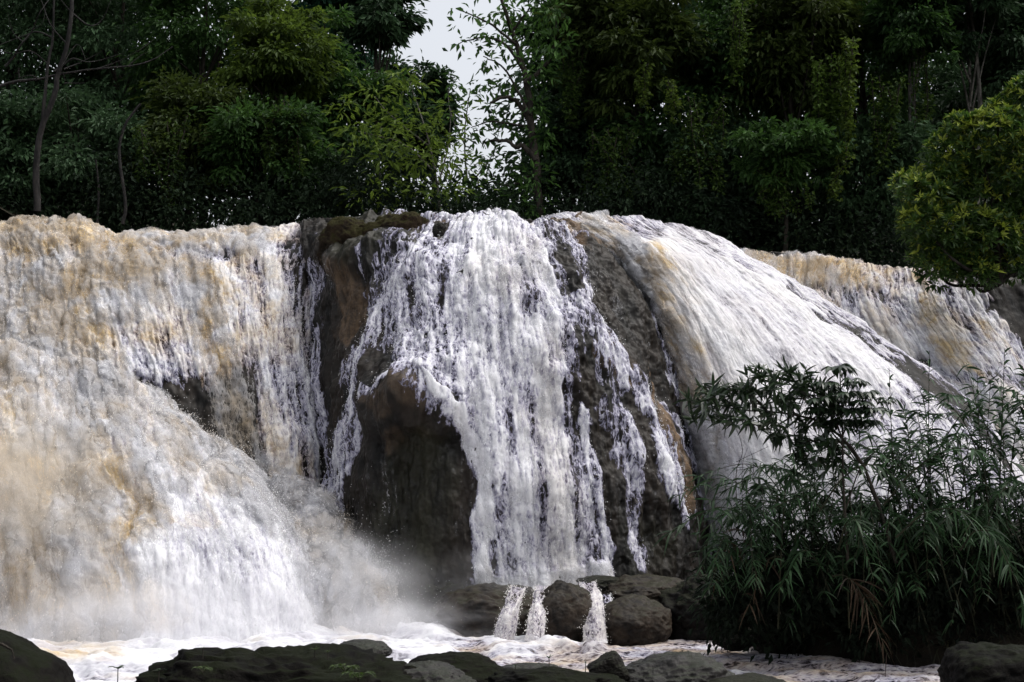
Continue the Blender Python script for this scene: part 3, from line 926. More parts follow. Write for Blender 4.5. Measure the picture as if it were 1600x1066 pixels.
T('pale_trunk_tree', 'tree with a slim pale trunk, left of the thicker white trunk', 'tree', 1425, 20, 42, 70, 95, 5500, G, bark=BARK_P, base=(12.25, 42.3), trunk_r=.085, tone=(-.2, .4))
T('pale_trunk_tree', 'tree with a thicker whitish trunk above the bright bush', 'tree', 1515, 5, 43, 75, 75, 5500, D, bark=BARK_P, base=(14.0, 43), trunk_r=.13)
T('broadleaf_tree', 'dark tree in the upper right corner beyond the whitish trunk', 'tree', 1600, 70, 44, 75, 140, 7000, D, tone=(.1, .9))
T('broadleaf_tree', 'black shadowed tree low behind the yellow green bush', 'tree', 1470, 210, 47, 90, 120, 7000, D)

# the leaning tree at the right of the gap: few large leaves, crooked limbs
def leaning_tree():
    Y = 42.0
    b = at(846, 352, Y)
    w = lambda x, y, d=0: at(x, y, Y + d)
    root = empty('leaning_tree', b, label='crooked backlit tree leaning out over the sky gap from the right', category='tree', group='trees above the falls')
    limbs = [([(846, 352), (836, 260), (828, 180), (818, 110), (800, 50), (780, -10)], .17, .05), ([(828, 190), (808, 160), (790, 152), (765, 160)], .09, .04), ([(838, 250), (818, 228), (806, 232), (798, 222), (770, 220), (757, 224)], .10, .03),
             ([(818, 110), (790, 70), (760, 58), (735, 62), (712, 70)], .06, .012), ([(806, 70), (770, 40), (740, 25), (712, 14)], .05, .012), ([(822, 130), (860, 90), (870, 30)], .08, .03), ([(828, 180), (790, 110), (755, 88)], .05, .015),
             ([(838, 270), (800, 290), (770, 285), (740, 292)], .06, .015), ([(832, 200), (770, 190), (735, 200)], .045, .012), ([(800, 50), (830, 10)], .05, .02)]
    parts = [tube([w(x, y, rng.uniform(-.3, .3)) for x, y in p], r0, r1, 7, 16, .18) for p, r0, r1 in limbs]
    V, F = cat(parts)
    link('trunk', poly_mesh('trunk', V - b, F), BARK_D, root)
    P, Dd = [], []
    spots = [(735, 20, 14, 34), (760, 50, 16, 50), (712, 38, 9, 16), (722, 66, 10, 22), (706, 14, 6, 10), (748, 72, 14, 40), (775, 22, 20, 80), (800, 20, 26, 110), (790, 75, 24, 90), (830, 50, 26, 130), (845, 110, 26, 140), (760, 95, 20, 60), (790, 125, 24, 80),
             (755, 130, 20, 55), (735, 145, 16, 34), (770, 170, 18, 50), (740, 205, 24, 60), (715, 190, 18, 34), (800, 200, 18, 40), (835, 170, 22, 120), (845, 215, 24, 150), (760, 245, 24, 46), (735, 270, 30, 90), (790, 262, 22, 60), (830, 280, 30, 190), (770, 300, 34, 150), (730, 312, 30, 120), (820, 320, 34, 220), (700, 300, 24, 80), (862, 20, 26, 140), (870, 70, 30, 170)]
    for x, y, r, n in spots:
        n = int(n * (.40 if x < 795 else .6))
        q = rng.normal(size=(n, 3)) * .5
        P.append(w(x, y, rng.uniform(-.4, .4)) + q * r * Y / FPX * np.array([1, 1.6, .75]))
        Dd.append(q + rng.normal(size=(n, 3)) * .4 - np.array([0, 0, .35]))
    P, Dd = np.concatenate(P), np.concatenate(Dd)
    L = rng.uniform(.18, .36, len(P))
    V, F = leaves(P, Dd, L, L * .40)
    link('crown', poly_mesh('crown', V - b, F, {'tone': np.repeat(rng.random(len(P)) * .9, 4)}, False), LEAF_GREEN, root)


leaning_tree()


def sapling(label, Y, base, stems, spots, leafmat, L0, group):
    b = at(base[0], base[1], Y)
    root = empty('sapling', b, label=label, category='tree', group=group)
    V, F = cat([tube([at(x, y, Y + rng.uniform(-.2, .2)) for x, y in p], r, r * .3, 6, 12, .1) for p, r in stems])
    link('trunk', poly_mesh('trunk', V - b, F), BARK_P, root)
    P, Dd = [], []
    for x, y, r, n in spots:
        n = int(n * (.38 if x > 690 else .55))
        q = rng.normal(size=(n, 3)) * .5
        P.append(at(x, y, Y + rng.uniform(-.5, .5)) + q * r * Y / FPX * np.array([1.3, 1.6, .6]))
        Dd.append(q * np.array([1.6, 1, .6]) + rng.normal(size=(n, 3)) * .4 - np.array([0, 0, .25]))
    P, Dd = np.concatenate(P), np.concatenate(Dd)
    L = L0 * rng.uniform(.6, 1.3, len(P))
    V, F = leaves(P, Dd, L, L * .36)
    link('crown', poly_mesh('crown', V - b, F, {'tone': np.repeat(rng.random(len(P)), 4)}, False), leafmat, root)


G1 = 'light saplings at the foot of the sky gap'
sapling('loose light green sapling spreading left of the sky gap above the crest', 40.5, (690, 345), [([(690, 345), (680, 270), (664, 200), (640, 130)], .05), ([(680, 270), (630, 225), (560, 205)], .035), ([(684, 290), (700, 230), (705, 170)], .035), ([(672, 230), (610, 180), (585, 150)], .03)],
        [(560, 205, 40, 170), (610, 200, 36, 170), (585, 150, 34, 120), (640, 130, 30, 110), (645, 185, 36, 170), (690, 210, 34, 150), (655, 245, 44, 240), (700, 250, 36, 170), (600, 245, 40, 180), (710, 170, 26, 70), (540, 170, 22, 60), (640, 300, 50, 260), (700, 300, 44, 200), (580, 300, 44, 200), (625, 120, 18, 46)], LEAF_LIME, .27, G1)
sapling('thin backlit sapling right of the loose light green one, under the sky gap', 43, (742, 345), [([(742, 345), (730, 280), (726, 210), (735, 140)], .045), ([(732, 290), (765, 250), (780, 205)], .03), ([(728, 230), (705, 180), (700, 140)], .03)],
        [(735, 150, 22, 60), (712, 130, 18, 46), (705, 170, 24, 70), (740, 200, 26, 70), (770, 190, 20, 46), (765, 250, 30, 120), (720, 255, 30, 120), (745, 300, 40, 260), (790, 300, 34, 200), (700, 310, 34, 190), (760, 325, 40, 260), (820, 318, 40, 260)], LEAF_GREEN, .25, G1)


def bare_tree():
    Y = 39.0
    b = at(58, 330, Y)
    root = empty('bare_tree', b, label='leafless grey tree with long dead branches at the upper left', category='tree')
    w = lambda x, y, d=0: at(x, y, Y + d)
    tr = [([(58, 330), (56, 270), (64, 205), (84, 150), (92, 110), (105, 70), (112, 20), (110, -20)], .10, .05), ([(66, 200), (70, 150), (75, 100), (82, 60), (84, 0)], .06, .025)]
    V, F = cat([tube([w(x, y) for x, y in p], r0, r1, 8, 20, .08) for p, r0, r1 in tr])
    link('trunk', poly_mesh('trunk', V - b, F), BARK_G, root)
    br = [([(-20, 142), (20, 128), (60, 124), (100, 115), (150, 108), (205, 103), (240, 93), (270, 73)], .05, .012), ([(85, 112), (108, 95), (118, 92), (136, 97), (165, 92), (190, 84)], .035, .008), ([(8, 104), (22, 88), (34, 68), (50, 48), (62, 20), (76, 0)], .04, .012),
          ([(60, 124), (48, 118), (30, 122)], .02, .01), ([(100, 108), (130, 96), (160, 80)], .022, .006), ([(30, 122), (29, 106)], .022, .012), ([(100, 130), (118, 130), (132, 130)], .014, .008), ([(98, 112), (102, 126)], .014, .008), ([(112, 20), (140, 40), (160, 30), (175, -5)], .03, .008),
          ([(84, 60), (60, 50), (40, 55), (0, 70)], .03, .008), ([(92, 110), (120, 70), (134, 93)], .018, .006), ([(105, 70), (80, 40), (64, 0)], .03, .008), ([(200, 103), (225, 84), (240, 80)], .015, .005), ([(75, 100), (48, 80), (20, 84), (-10, 75)], .022, .008), ([(112, 20), (95, 0)], .02, .01),
          ([(150, 108), (185, 96), (215, 80), (240, 62)], .016, .005), ([(36, 66), (20, 50), (12, 20)], .018, .006), ([(50, 48), (66, 36), (72, 12)], .014, .005)]
    for p, r0, r1 in br:
        V, F = tube([w(x, y, rng.uniform(-.25, .25)) for x, y in p], r0, r1, 6, 18, .10)
        link('branch', poly_mesh('branch', V - b, F), BARK_G, root)


bare_tree()


def slim_trunk(label, Y, pts, r, mat, fronds=0):
    b = at(*pts[0], Y)
    root = empty('dead_trunk', b, label=label, category='tree', group='bare trunks in the left forest')
    V, F = tube([at(x, y, Y) for x, y in pts], r, r * .6, 8, 16, .1)
    link('trunk', poly_mesh('trunk', V - b, F), mat, root)


slim_trunk('pale slanting trunk rising behind the left crest below the olive tree', 39.5, [(192, 350), (196, 315), (186, 240), (196, 195), (220, 162)], .055, BARK_G)
slim_trunk('short broken trunk between the bare tree and the slanting one', 40, [(152, 350), (154, 300), (150, 250)], .04, BARK_G)


def vine(label, Y, top, bot, n_st, width, n, mat=None, tone=(.2, 1), leaf=.15):
    b = at(top[0], top[1], Y)
    P, Dd, parts = [], [], []
    for k in range(n_st):
        x0 = top[0] + rng.uniform(-.5, .5) * width
        x1 = bot[0] + rng.uniform(-.5, .5) * width
        ln = rng.uniform(.6, 1.0) if k else 1.0
        y0, y1 = top[1] + rng.uniform(-10, 20), top[1] + (bot[1] - top[1]) * ln
        d = rng.uniform(-.3, .3)
        pts = [at(x0, y0, Y + d), at(x0 * .6 + x1 * .4 + rng.uniform(-6, 6), y0 * .6 + y1 * .4, Y + d), at(x0 * .2 + x1 * .8 + rng.uniform(-8, 8), y0 * .25 + y1 * .75, Y + d), at(x0 * (1 - ln) + x1 * ln, y1, Y + d)]
        parts.append(tube(pts, .018, .01, 4, 12, .3))
        c = smooth_path(pts, 60)
        m = n // n_st
        P.append(c[rng.integers(0, 60, m)] + rng.normal(0, .075, (m, 3)))
        Dd.append(rng.normal(size=(m, 3)) * np.array([1, 1, .4]) - np.array([0, .3, .5]))
    P, Dd = np.concatenate(P), np.concatenate(Dd)
    root = empty('vine', b, label=label, category='vine', group='vines hanging in the right forest')
    V, F = cat(parts)
    link('stem', poly_mesh('stem', V - b, F), BARK_D, root)
    L = leaf * rng.uniform(.6, 1.3, len(P))
    V, F = leaves(P, Dd, L, L * .62)
    link('foliage', poly_mesh('foliage', V - b, F, {'tone': np.repeat(rng.uniform(*tone, len(P)), 4)}, False), mat or LEAF_VINE, root)


vine('long bright green vine hanging left of the pale trunks', 40.2, (1330, 60), (1326, 240), 4, 16, 900, LEAF_LIME, (0, .5))
vine('thin yellowish vine trailing down to the right of the small round tree', 40.0, (1322, 225), (1302, 310), 2, 8, 240, LEAF_LIME, (0, .45))
vine('broad curtain of dim vines above the small round tree', 41.0, (1296, 90), (1290, 225), 9, 50, 1300)
vine('pair of yellowish vine loops low in the dark right of the sky gap', 41.0, (1045, 130), (1046, 190), 4, 26, 240, LEAF_LIME, (0, .5))
vine('yellow green vine at the left edge of the right forest wall', 41.3, (1006, 90), (1004, 170), 3, 14, 300, LEAF_LIME, (0, .5))
vine('dark vine curtain hanging over the shadow above the right crest', 41.5, (960, 200), (962, 320), 10, 80, 1100, LEAF_VINE, (0, .4))
vine('dull vine curtain between the dark vines and the small round tree', 41.0, (1090, 160), (1092, 300), 10, 90, 1300, LEAF_VINE, (0, .5))
vine('sparse vine wrapped round the slim pale trunk', 41.8, (1440, 50), (1446, 215), 3, 14, 320, LEAF_VINE, (.1, .6))
vine('hanging vines right of the small round tree, above the dark low tree', 40.8, (1390, 120), (1385, 270), 6, 56, 800, LEAF_VINE, (0, .5))


vine('dull vine strands down the right face of the dense dark tree', 42.5, (905, 60), (908, 200), 8, 60, 900, LEAF_VINE, (0, .5))
vine('long pale vine strand at the top between the two olive trees', 41.0, (1160, -10), (1156, 130), 4, 22, 420, LEAF_VINE, (.2, .9))
vine('vines trailing below the small round green tree', 40.2, (1225, 270), (1222, 335), 8, 90, 600, LEAF_VINE, (0, .5))
vine('vine curtain on the left bank below the yellow tinted crown', 41.0, (430, 160), (428, 280), 9, 90, 1000, LEAF_VINE, (-.1, .4))
vine('vine curtain low on the left bank beside the slanting trunk', 40.6, (250, 190), (248, 320), 9, 90, 900, LEAF_VINE, (-.1, .35))


def rosettes(P, out, k, L, W, tone, tip, spread=.9):
    """Whorls of k leaves at shoot ends."""
    n = len(P)
    a = unit(out)
    r = unit(np.cross(a, rng.normal(size=(n, 3))))
    s = np.cross(a, r)
    ps, ds = [], []
    for j in range(k):
        th = 2 * math.pi * j / k + rng.uniform(-.25, .25, n)
        ds.append(a * rng.uniform(.35, .9, (n, 1)) + (r * np.cos(th)[:, None] + s * np.sin(th)[:, None]) * spread)
        ps.append(P)
    ps, ds = np.concatenate(ps), np.concatenate(ds)
    Lr = L * rng.uniform(.75, 1.2, len(ps))
    V, F = leaves(ps, ds, Lr, Lr * W, .15)
    return V, F, np.repeat(np.tile(tone, k), 4), np.repeat(np.tile(tip, k), 4)


def bush(label, name, Y, lobes, n, mat, L, base, tipf, group=None):
    b = at(*base, Y)
    root = empty(name, b, label=label, category='bush')
    P, O_, tt, tp, parts = [], [], [], [], []
    w = np.array([l[2] ** 2 for l in lobes], float)
    for (x, y, r), m in zip(lobes, (n * w / w.sum()).astype(int)):
        c = at(x, y, Y + rng.uniform(-.6, .3))
        u = unit(rng.normal(size=(m, 3)) + np.array([0, -.35, .35]))
        k = rng.uniform(.55, 1.0, (m, 1)) ** .5
        rr = r * Y / FPX
        P.append(c + u * rr * k * np.array([1, 1, .85]))
        O_.append(u + rng.normal(size=(m, 3)) * .35 + np.array([0, 0, .45]))
        tt.append(rng.random(m))
        tp.append(np.where(rng.random(m) < tipf, rng.uniform(.35, 1, m), 0) * (u[:, 2] > -.25) * (k[:, 0] > .8))
        parts.append(tube([b, (b + c) / 2 + rng.normal(0, .2, 3), c], .06, .02, 6, 10))
    P, O_, tt, tp = [np.concatenate(a) for a in (P, O_, tt, tp)]
    V, F, t, q = rosettes(P, O_, 6, L, .36, tt, tp)
    link('foliage', poly_mesh('foliage', V - b, F, {'tone': t, 'tip': q}, False), mat, root)
    V, F = cat(parts)
    link('stem', poly_mesh('stem', V - b, F), BARK_D, root)


BUSH = mat_leaf('bush_leaf', (.014, .036, .008), (.060, .120, .018), .25, tip=(.36, .42, .05))
bush('big rounded bush with yellow green shoot tips at the right edge, above the far fall', 'tip_bush', 34.5,
     [(1500, 250, 60), (1560, 220, 62), (1600, 270, 70), (1470, 290, 52), (1540, 310, 64), (1440, 310, 40), (1480, 360, 56), (1540, 370, 56), (1600, 350, 50), (1460, 400, 40), (1505, 405, 40), (1440, 350, 38), (1420, 290, 24), (1630, 210, 50), (1560, 180, 28), (1500, 200, 26), (1470, 425, 32), (1530, 428, 32), (1585, 410, 40), (1610, 150, 40)],
     3300, BUSH, .21, (1560, 445), .42)

# undergrowth along the top of the falls, and the wood further back that reads as one mass
def mass(name, spots, n, L, mat, tone=(.1, .9)):
    cs, rs = np.array([s[0] for s in spots]), np.array([s[1] for s in spots])
    pick = rng.choice(len(cs), n, p=rs ** 2 / (rs ** 2).sum())
    q = rng.normal(size=(n, 3)) * .5
    P = cs[pick] + q * rs[pick][:, None]
    Lr = L * rng.uniform(.6, 1.3, n)
    V, F = leaves(P, q + rng.normal(size=(n, 3)) * .5 - np.array([0, 0, .4]), Lr, Lr * .45)
    ct = rng.random(len(cs))
    t = tone[0] + (tone[1] - tone[0]) * (.6 * ct[pick] + .4 * rng.random(n))
    return link(name, poly_mesh(name, V, F, {'tone': np.repeat(t, 4)}, False), mat, kind='stuff')


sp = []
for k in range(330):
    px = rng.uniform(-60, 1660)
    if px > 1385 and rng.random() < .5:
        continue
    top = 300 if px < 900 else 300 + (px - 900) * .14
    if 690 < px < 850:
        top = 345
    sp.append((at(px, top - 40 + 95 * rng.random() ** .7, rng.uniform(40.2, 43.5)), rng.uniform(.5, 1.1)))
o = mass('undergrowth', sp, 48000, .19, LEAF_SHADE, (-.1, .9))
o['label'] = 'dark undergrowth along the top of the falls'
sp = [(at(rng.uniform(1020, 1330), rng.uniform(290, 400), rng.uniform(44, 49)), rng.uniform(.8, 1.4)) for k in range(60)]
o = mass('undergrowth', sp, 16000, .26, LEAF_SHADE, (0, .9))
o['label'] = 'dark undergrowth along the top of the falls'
sp = []
for k in range(480):
    px = rng.uniform(-260, 1960)
    py = rng.uniform(-160, 330)
    if 560 < px < 850:
        continue
    Y = rng.uniform(52, 62)
    sp.append((at(px, py, Y), rng.uniform(1.4, 2.4)))
o = mass('forest', sp, 90000, .42, LEAF_DARK, (0, .9))
o['label'] = 'dark forest closing the view behind the trees'

# ================================================================== pool, banks, boulders
# (attributes as on the falls, so that the pool wears the same white water)
x, y = np.meshgrid(np.arange(-15.5, 15.5, .034), np.arange(11.5, 30.5, .030), indexing='ij')
w1 = fbm(x / 1.6, y / 1.1, .5, 2)
bl = billow(x / .75 + .4 * w1, y / .55 + .3 * w1, 1.0, 5, .56)
rg = ridge(x / 1.3 + .5 * w1, y / .5, 3.0, 3)
z = -.06 + .10 * w1 + .13 * (rg - .5) + .05 * bl + .010 * fbm(x / .07, y / .05, 2.2, 2)
pxx, pyy = proj(np.stack([x, y, z], -1))
churn = strokes(pxx, pyy, [([(60, 1010, 160), (420, 1000, 170), (640, 985, 110)], 1.0), ([(800, 985, 60), (880, 990, 40)], .8), ([(925, 1000, 30)], .6)])
z = z + churn * (.14 * bl + .16 * np.abs(w1))
P = np.stack([x, y, z], -1)
mud = np.clip(.34 + .55 * fbm(x / 1.5, y / .5, 4.0, 4) - .5 * churn + strokes(pxx, pyy, [([(90, 1000, 60), (150, 1010, 60)], .5), ([(560, 1010, 60)], .3)]), 0, 1)
thick = .08 + 1.1 * (rg - .62) + .5 * fbm(x / .5, y / .16, 8.0, 3) + churn * .7
far = sstep(27.5, 26.2, y)
me = grid_mesh('river', P, {'thick': np.clip(thick, .25, 2), 'tan': mud, 'soft': .06 + .55 * churn, 'flow': np.stack([y * .8, x * .7, z], -1)}, None, np.zeros_like(P) + np.array([0, 0, 1.0]))
link('river', me, WATER, kind='structure')
bed = np.stack([x[::12, ::12], y[::12, ::12], x[::12, ::12] * 0 - .42], -1)
BED = mat_soil('silty_water_depth', (.16, .105, .055), (.26, .18, .10))
link('river_bed', grid_mesh('river_bed', bed, {}, None, np.zeros_like(bed) + np.array([0, 0, 1.0])), BED, kind='structure')

STONE_B = mat_stone('brown_boulder', (.005, .004, .0032), (.046, .034, .024), (.018, .017, .008), .35, .6, .2)
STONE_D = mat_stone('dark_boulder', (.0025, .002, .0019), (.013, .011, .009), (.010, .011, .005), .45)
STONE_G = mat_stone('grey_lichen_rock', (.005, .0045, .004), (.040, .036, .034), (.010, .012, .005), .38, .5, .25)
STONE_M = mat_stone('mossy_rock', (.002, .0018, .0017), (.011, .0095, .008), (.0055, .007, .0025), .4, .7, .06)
STONE_O = mat_stone('shaggy_brown_rock', (.009, .007, .005), (.046, .032, .020), (.022, .020, .007), .6, .8, .05)
import bmesh


def boulder(label, px, py, wpx, hpx, Y, mat, seed, deep=.9, sub=6, rough=1.0, flat=.0, tilt=0.0, group=None, name='boulder', sx=0.0, box=.0):
    c = at(px, py, Y)
    m = Y / FPX
    bm = bmesh.new()
    bmesh.ops.create_icosphere(bm, subdivisions=sub, radius=1)
    V = np.array([v.co[:] for v in bm.verts])
    F = np.array([[v.index for v in f.verts] for f in bm.faces])
    bm.free()
    if box:
        V = V / (np.abs(V) ** (2 + 6 * box)).sum(1, keepdims=True) ** (1 / (2 + 6 * box))
    o = seed * 7.7
    k = 1 + rough * (.20 * fbm(V[:, 0] * 1.1 + o, V[:, 1] * 1.1, V[:, 2] * 1.3, 3) + .07 * ridge(V[:, 0] * 2.6 + o, V[:, 1] * 2.6, V[:, 2] * 3.5, 3) + .035 * fbm(V[:, 0] * 7 + o, V[:, 1] * 7, V[:, 2] * 9, 4))
    V = V * k[:, None]
    V[:, 2] = np.where(V[:, 2] > 0, V[:, 2] * (1 - flat * .5), V[:, 2])
    jag = ridge(V[:, 0] * 3.2 + o, V[:, 1] * 3.2, V[:, 2] * 5 + o, 4, .6) - .6
    V = V * (1 + .10 * rough * jag)[:, None]
    V[:, 0] += sx * V[:, 2]
    S = np.array([wpx * m / 2, wpx * m / 2 * deep, hpx * m / 2])
    V = V * S
    ca, sa = math.cos(tilt), math.sin(tilt)
    V = np.stack([V[:, 0] * ca - V[:, 2] * sa, V[:, 1], V[:, 0] * sa + V[:, 2] * ca], 1)
    me = poly_mesh(name, V, F)
    ob = link(name, me, mat, label=label, category='rock')
    ob.location = Vector([float(v) for v in c])
    if group:
        ob['group'] = group
    return ob


GB, GF = 'boulders at the foot of the falls', 'rocks on the near bank'
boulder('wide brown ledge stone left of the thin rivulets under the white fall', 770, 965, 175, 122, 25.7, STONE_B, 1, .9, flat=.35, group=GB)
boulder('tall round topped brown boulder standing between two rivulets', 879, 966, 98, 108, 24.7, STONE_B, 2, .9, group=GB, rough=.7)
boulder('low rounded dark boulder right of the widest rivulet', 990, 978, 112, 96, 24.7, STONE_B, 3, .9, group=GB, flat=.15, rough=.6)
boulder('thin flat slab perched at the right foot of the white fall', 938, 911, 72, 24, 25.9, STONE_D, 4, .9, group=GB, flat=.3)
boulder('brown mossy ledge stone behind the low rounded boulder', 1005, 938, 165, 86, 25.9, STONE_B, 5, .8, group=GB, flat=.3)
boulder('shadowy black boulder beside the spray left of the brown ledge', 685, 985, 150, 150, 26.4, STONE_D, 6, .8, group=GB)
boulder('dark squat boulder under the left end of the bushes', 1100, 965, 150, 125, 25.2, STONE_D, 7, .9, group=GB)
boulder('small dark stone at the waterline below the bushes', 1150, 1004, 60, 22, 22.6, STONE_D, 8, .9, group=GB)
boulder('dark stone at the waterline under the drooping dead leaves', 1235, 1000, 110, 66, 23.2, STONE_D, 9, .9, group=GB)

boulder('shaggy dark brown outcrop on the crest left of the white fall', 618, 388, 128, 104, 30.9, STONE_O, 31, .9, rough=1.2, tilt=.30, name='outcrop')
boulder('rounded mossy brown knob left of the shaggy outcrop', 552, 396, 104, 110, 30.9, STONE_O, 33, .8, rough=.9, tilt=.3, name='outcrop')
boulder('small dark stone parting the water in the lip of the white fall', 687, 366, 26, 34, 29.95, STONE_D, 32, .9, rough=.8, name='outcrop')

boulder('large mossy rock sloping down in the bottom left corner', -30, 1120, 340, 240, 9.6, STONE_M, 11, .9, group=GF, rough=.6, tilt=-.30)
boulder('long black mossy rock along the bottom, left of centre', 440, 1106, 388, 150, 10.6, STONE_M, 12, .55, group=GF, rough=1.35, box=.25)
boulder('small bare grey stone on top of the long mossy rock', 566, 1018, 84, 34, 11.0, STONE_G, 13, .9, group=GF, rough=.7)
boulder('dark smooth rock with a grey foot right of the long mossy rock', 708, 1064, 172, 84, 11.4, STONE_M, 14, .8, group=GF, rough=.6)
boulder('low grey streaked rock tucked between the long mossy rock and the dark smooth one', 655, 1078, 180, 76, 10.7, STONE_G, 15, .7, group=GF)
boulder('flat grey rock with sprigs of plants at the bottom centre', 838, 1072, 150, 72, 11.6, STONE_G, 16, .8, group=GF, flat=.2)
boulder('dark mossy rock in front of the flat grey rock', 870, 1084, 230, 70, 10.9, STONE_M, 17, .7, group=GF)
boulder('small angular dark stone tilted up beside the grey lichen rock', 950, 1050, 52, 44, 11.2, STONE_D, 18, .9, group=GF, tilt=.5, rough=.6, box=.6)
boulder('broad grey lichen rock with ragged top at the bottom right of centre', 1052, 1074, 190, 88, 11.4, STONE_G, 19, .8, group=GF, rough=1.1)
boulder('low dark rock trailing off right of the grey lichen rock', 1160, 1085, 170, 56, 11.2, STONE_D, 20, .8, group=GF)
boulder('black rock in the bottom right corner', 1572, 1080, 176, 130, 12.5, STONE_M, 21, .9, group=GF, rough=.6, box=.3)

# near bank under the rocks and the bank that carries the bushes
nx, ny = np.meshgrid(np.linspace(-14, 14, 160), np.linspace(1, 14.2, 80), indexing='ij')
nz = .75 + .3 * fbm(nx / 1.8, ny / 1.8, 6.0, 4) - 2.2 * sstep(11.2, 14.0, ny)
npz = np.stack([nx, ny, nz], -1)
BANK = mat_soil('dark_bank_earth', (.006, .0055, .005), (.022, .018, .013))
link('near_bank', grid_mesh('near_bank', npz, {}, None, np.zeros_like(npz) + np.array([0, 0, 1.0])), BANK, kind='structure')
bx, by = np.meshgrid(np.linspace(2.9, 16, 220), np.linspace(20.2, 28.5, 130), indexing='ij')
bz = -.7 + 2.0 * sstep(20.8, 23.2, by - .9 * sstep(6.0, 3.0, bx) * 1.6) * sstep(2.9, 5.2, bx) + .16 * fbm(bx / .8, by / .8, 9.0, 4) + .5 * sstep(6, 9, bx)
bz = bz * 1.0
bp = np.stack([bx, by, bz], -1)
link('river_bank', grid_mesh('river_bank', bp, {}, None, np.zeros_like(bp) + np.array([0, 0, 1.0])), BANK, kind='structure')


def rivulet(label, left, right, Ys, nd=900):
    cols = []
    for k in (0, .5, 1):
        cols.append([(l[0] * (1 - k) + r[0] * k, l[1] * (1 - k) + r[1] * k, Yy - .12 * math.sin(math.pi * k)) for l, r, Yy in zip(left, right, Ys)])
    o = fall(label, cols, .02, .72, [], [], [([(900, 960, 400)], .18)], [([(left[-1][0], left[-1][1], 16), (right[-1][0], right[-1][1], 16)], .5)], [([(right[-1][0], right[-1][1], 40)], .5)],
             rock=(.015, .6, .01), body=.05, nd=nd, reach=.02, turb_amp=.08, back=0, cliff=False)
    o.name = 'rivulet'
    o['category'] = 'rivulet'
    o['group'] = 'rivulets between the boulders'


rivulet('thin veil of water slipping down the wide brown ledge stone', [(800, 918), (790, 940), (780, 965), (776, 1000)], [(818, 920), (812, 942), (806, 966), (800, 1000)], [24.7, 24.4, 24.2, 24.1])
rivulet('narrow white rivulet just left of the tall round topped boulder', [(838, 918), (832, 940), (828, 968), (822, 1004)], [(854, 918), (851, 940), (848, 968), (848, 1004)], [25.0, 24.5, 24.1, 23.8])
rivulet('widest rivulet, frothing down right of the tall round topped boulder', [(905, 912), (912, 940), (913, 970), (914, 1008)], [(930, 912), (940, 938), (942, 970), (946, 1008)], [25.4, 24.7, 24.4, 24.1])
fall('small splash of white water over the stone left of the low rounded boulder', [[(932, 930, 25.1), (930, 945, 24.9), (928, 965, 24.7)], [(942, 928, 25.0), (944, 944, 24.75), (940, 966, 24.6)], [(952, 932, 25.1), (956, 948, 24.85), (950, 966, 24.7)]],
     .02, .6, [], [], [], [], [], rock=(.01, .5, .01), body=.04, nd=500, reach=.03, back=0, cliff=False)

# ------------------------------------------------------------------ flying spray and mist
def burst(name, blobs, n, size, label):
    P, Dd = [], []
    w = np.array([b[4] for b in blobs], float)
    for (x_, y_, r, Y, wt), m in zip(blobs, (n * w / w.sum()).astype(int)):
        q = rng.normal(size=(m, 3)) * np.array([1, .8, .9])
        q *= (rng.random((m, 1)) ** .5)
        P.append(at(x_, y_, Y) + q * r * Y / FPX * .75)
        Dd.append(q + np.array([.5, -.2, .4]))
    P, Dd = np.concatenate(P), unit(np.concatenate(Dd) + rng.normal(0, .4, (n, 3))[:len(np.concatenate(P))])
    k = P[:, 2] > -.05
    P, Dd = P[k], Dd[k]
    s = np.exp(rng.uniform(np.log(size[0]), np.log(size[1]), len(P)))
    V, F = drop_mesh_data(P, Dd, s, rng.uniform(1, 2.2, len(P)))
    o = link(name, poly_mesh(name, V, F, {'tan': np.zeros(len(V))}, False), DROPS, kind='stuff', label=label)
    return o


burst('spray', [(520, 850, 60, 27.4, 3), (560, 900, 70, 27, 4), (600, 950, 60, 26.6, 3), (570, 830, 50, 27.3, 1), (640, 980, 70, 26, 2), (690, 985, 60, 25.6, 1), (500, 800, 40, 28.2, 1), (620, 880, 50, 26.9, .5)], 9000, (.002, .007), 'burst of flying white spray right of the lower left bulge')


def mist(label, px, py, wpx, hpx, Y, deep, dens, seed, col=(.93, .93, .95)):
    c = at(px, py, Y)
    m = NT('mist')
    g = m.n('ShaderNodeTexCoord').outputs['Object']
    ln = m.n('ShaderNodeVectorMath', operation='LENGTH')
    m.l(g, ln.inputs[0])
    nz_ = m.n('ShaderNodeTexNoise')
    off = m.n('ShaderNodeVectorMath', operation='ADD')
    m.l(g, off.inputs[0])
    off.inputs[1].default_value = (seed * 3.1, seed, 0)
    m.l(off.outputs[0], nz_.inputs['Vector'])
    nz_.inputs['Scale'].default_value = 2.1
    nz_.inputs['Detail'].default_value = 3
    f = m.ramp(ln.outputs['Value'], 1.0, .15)
    d = m.math('MULTIPLY', m.math('MULTIPLY', f, m.ramp(nz_.outputs['Fac'], .28, .75)), dens)
    v = m.n('ShaderNodeVolumePrincipled')
    v.inputs['Color'].default_value = (*col, 1)
    m.l(d, v.inputs['Density'])
    v.inputs['Anisotropy'].default_value = .2
    m.l(v.outputs[0], m.out.inputs['Volume'])
    bm = bmesh.new()
    bmesh.ops.create_icosphere(bm, subdivisions=3, radius=1)
    me = bpy.data.meshes.new('mist')
    bm.to_mesh(me)
    bm.free()
    o = link('mist', me, m.m, kind='stuff', label=label)
    o.location = Vector([float(v_) for v_ in c])
    k = Y / FPX
    o.scale = (wpx * k / 2, deep, hpx * k / 2)
    return o


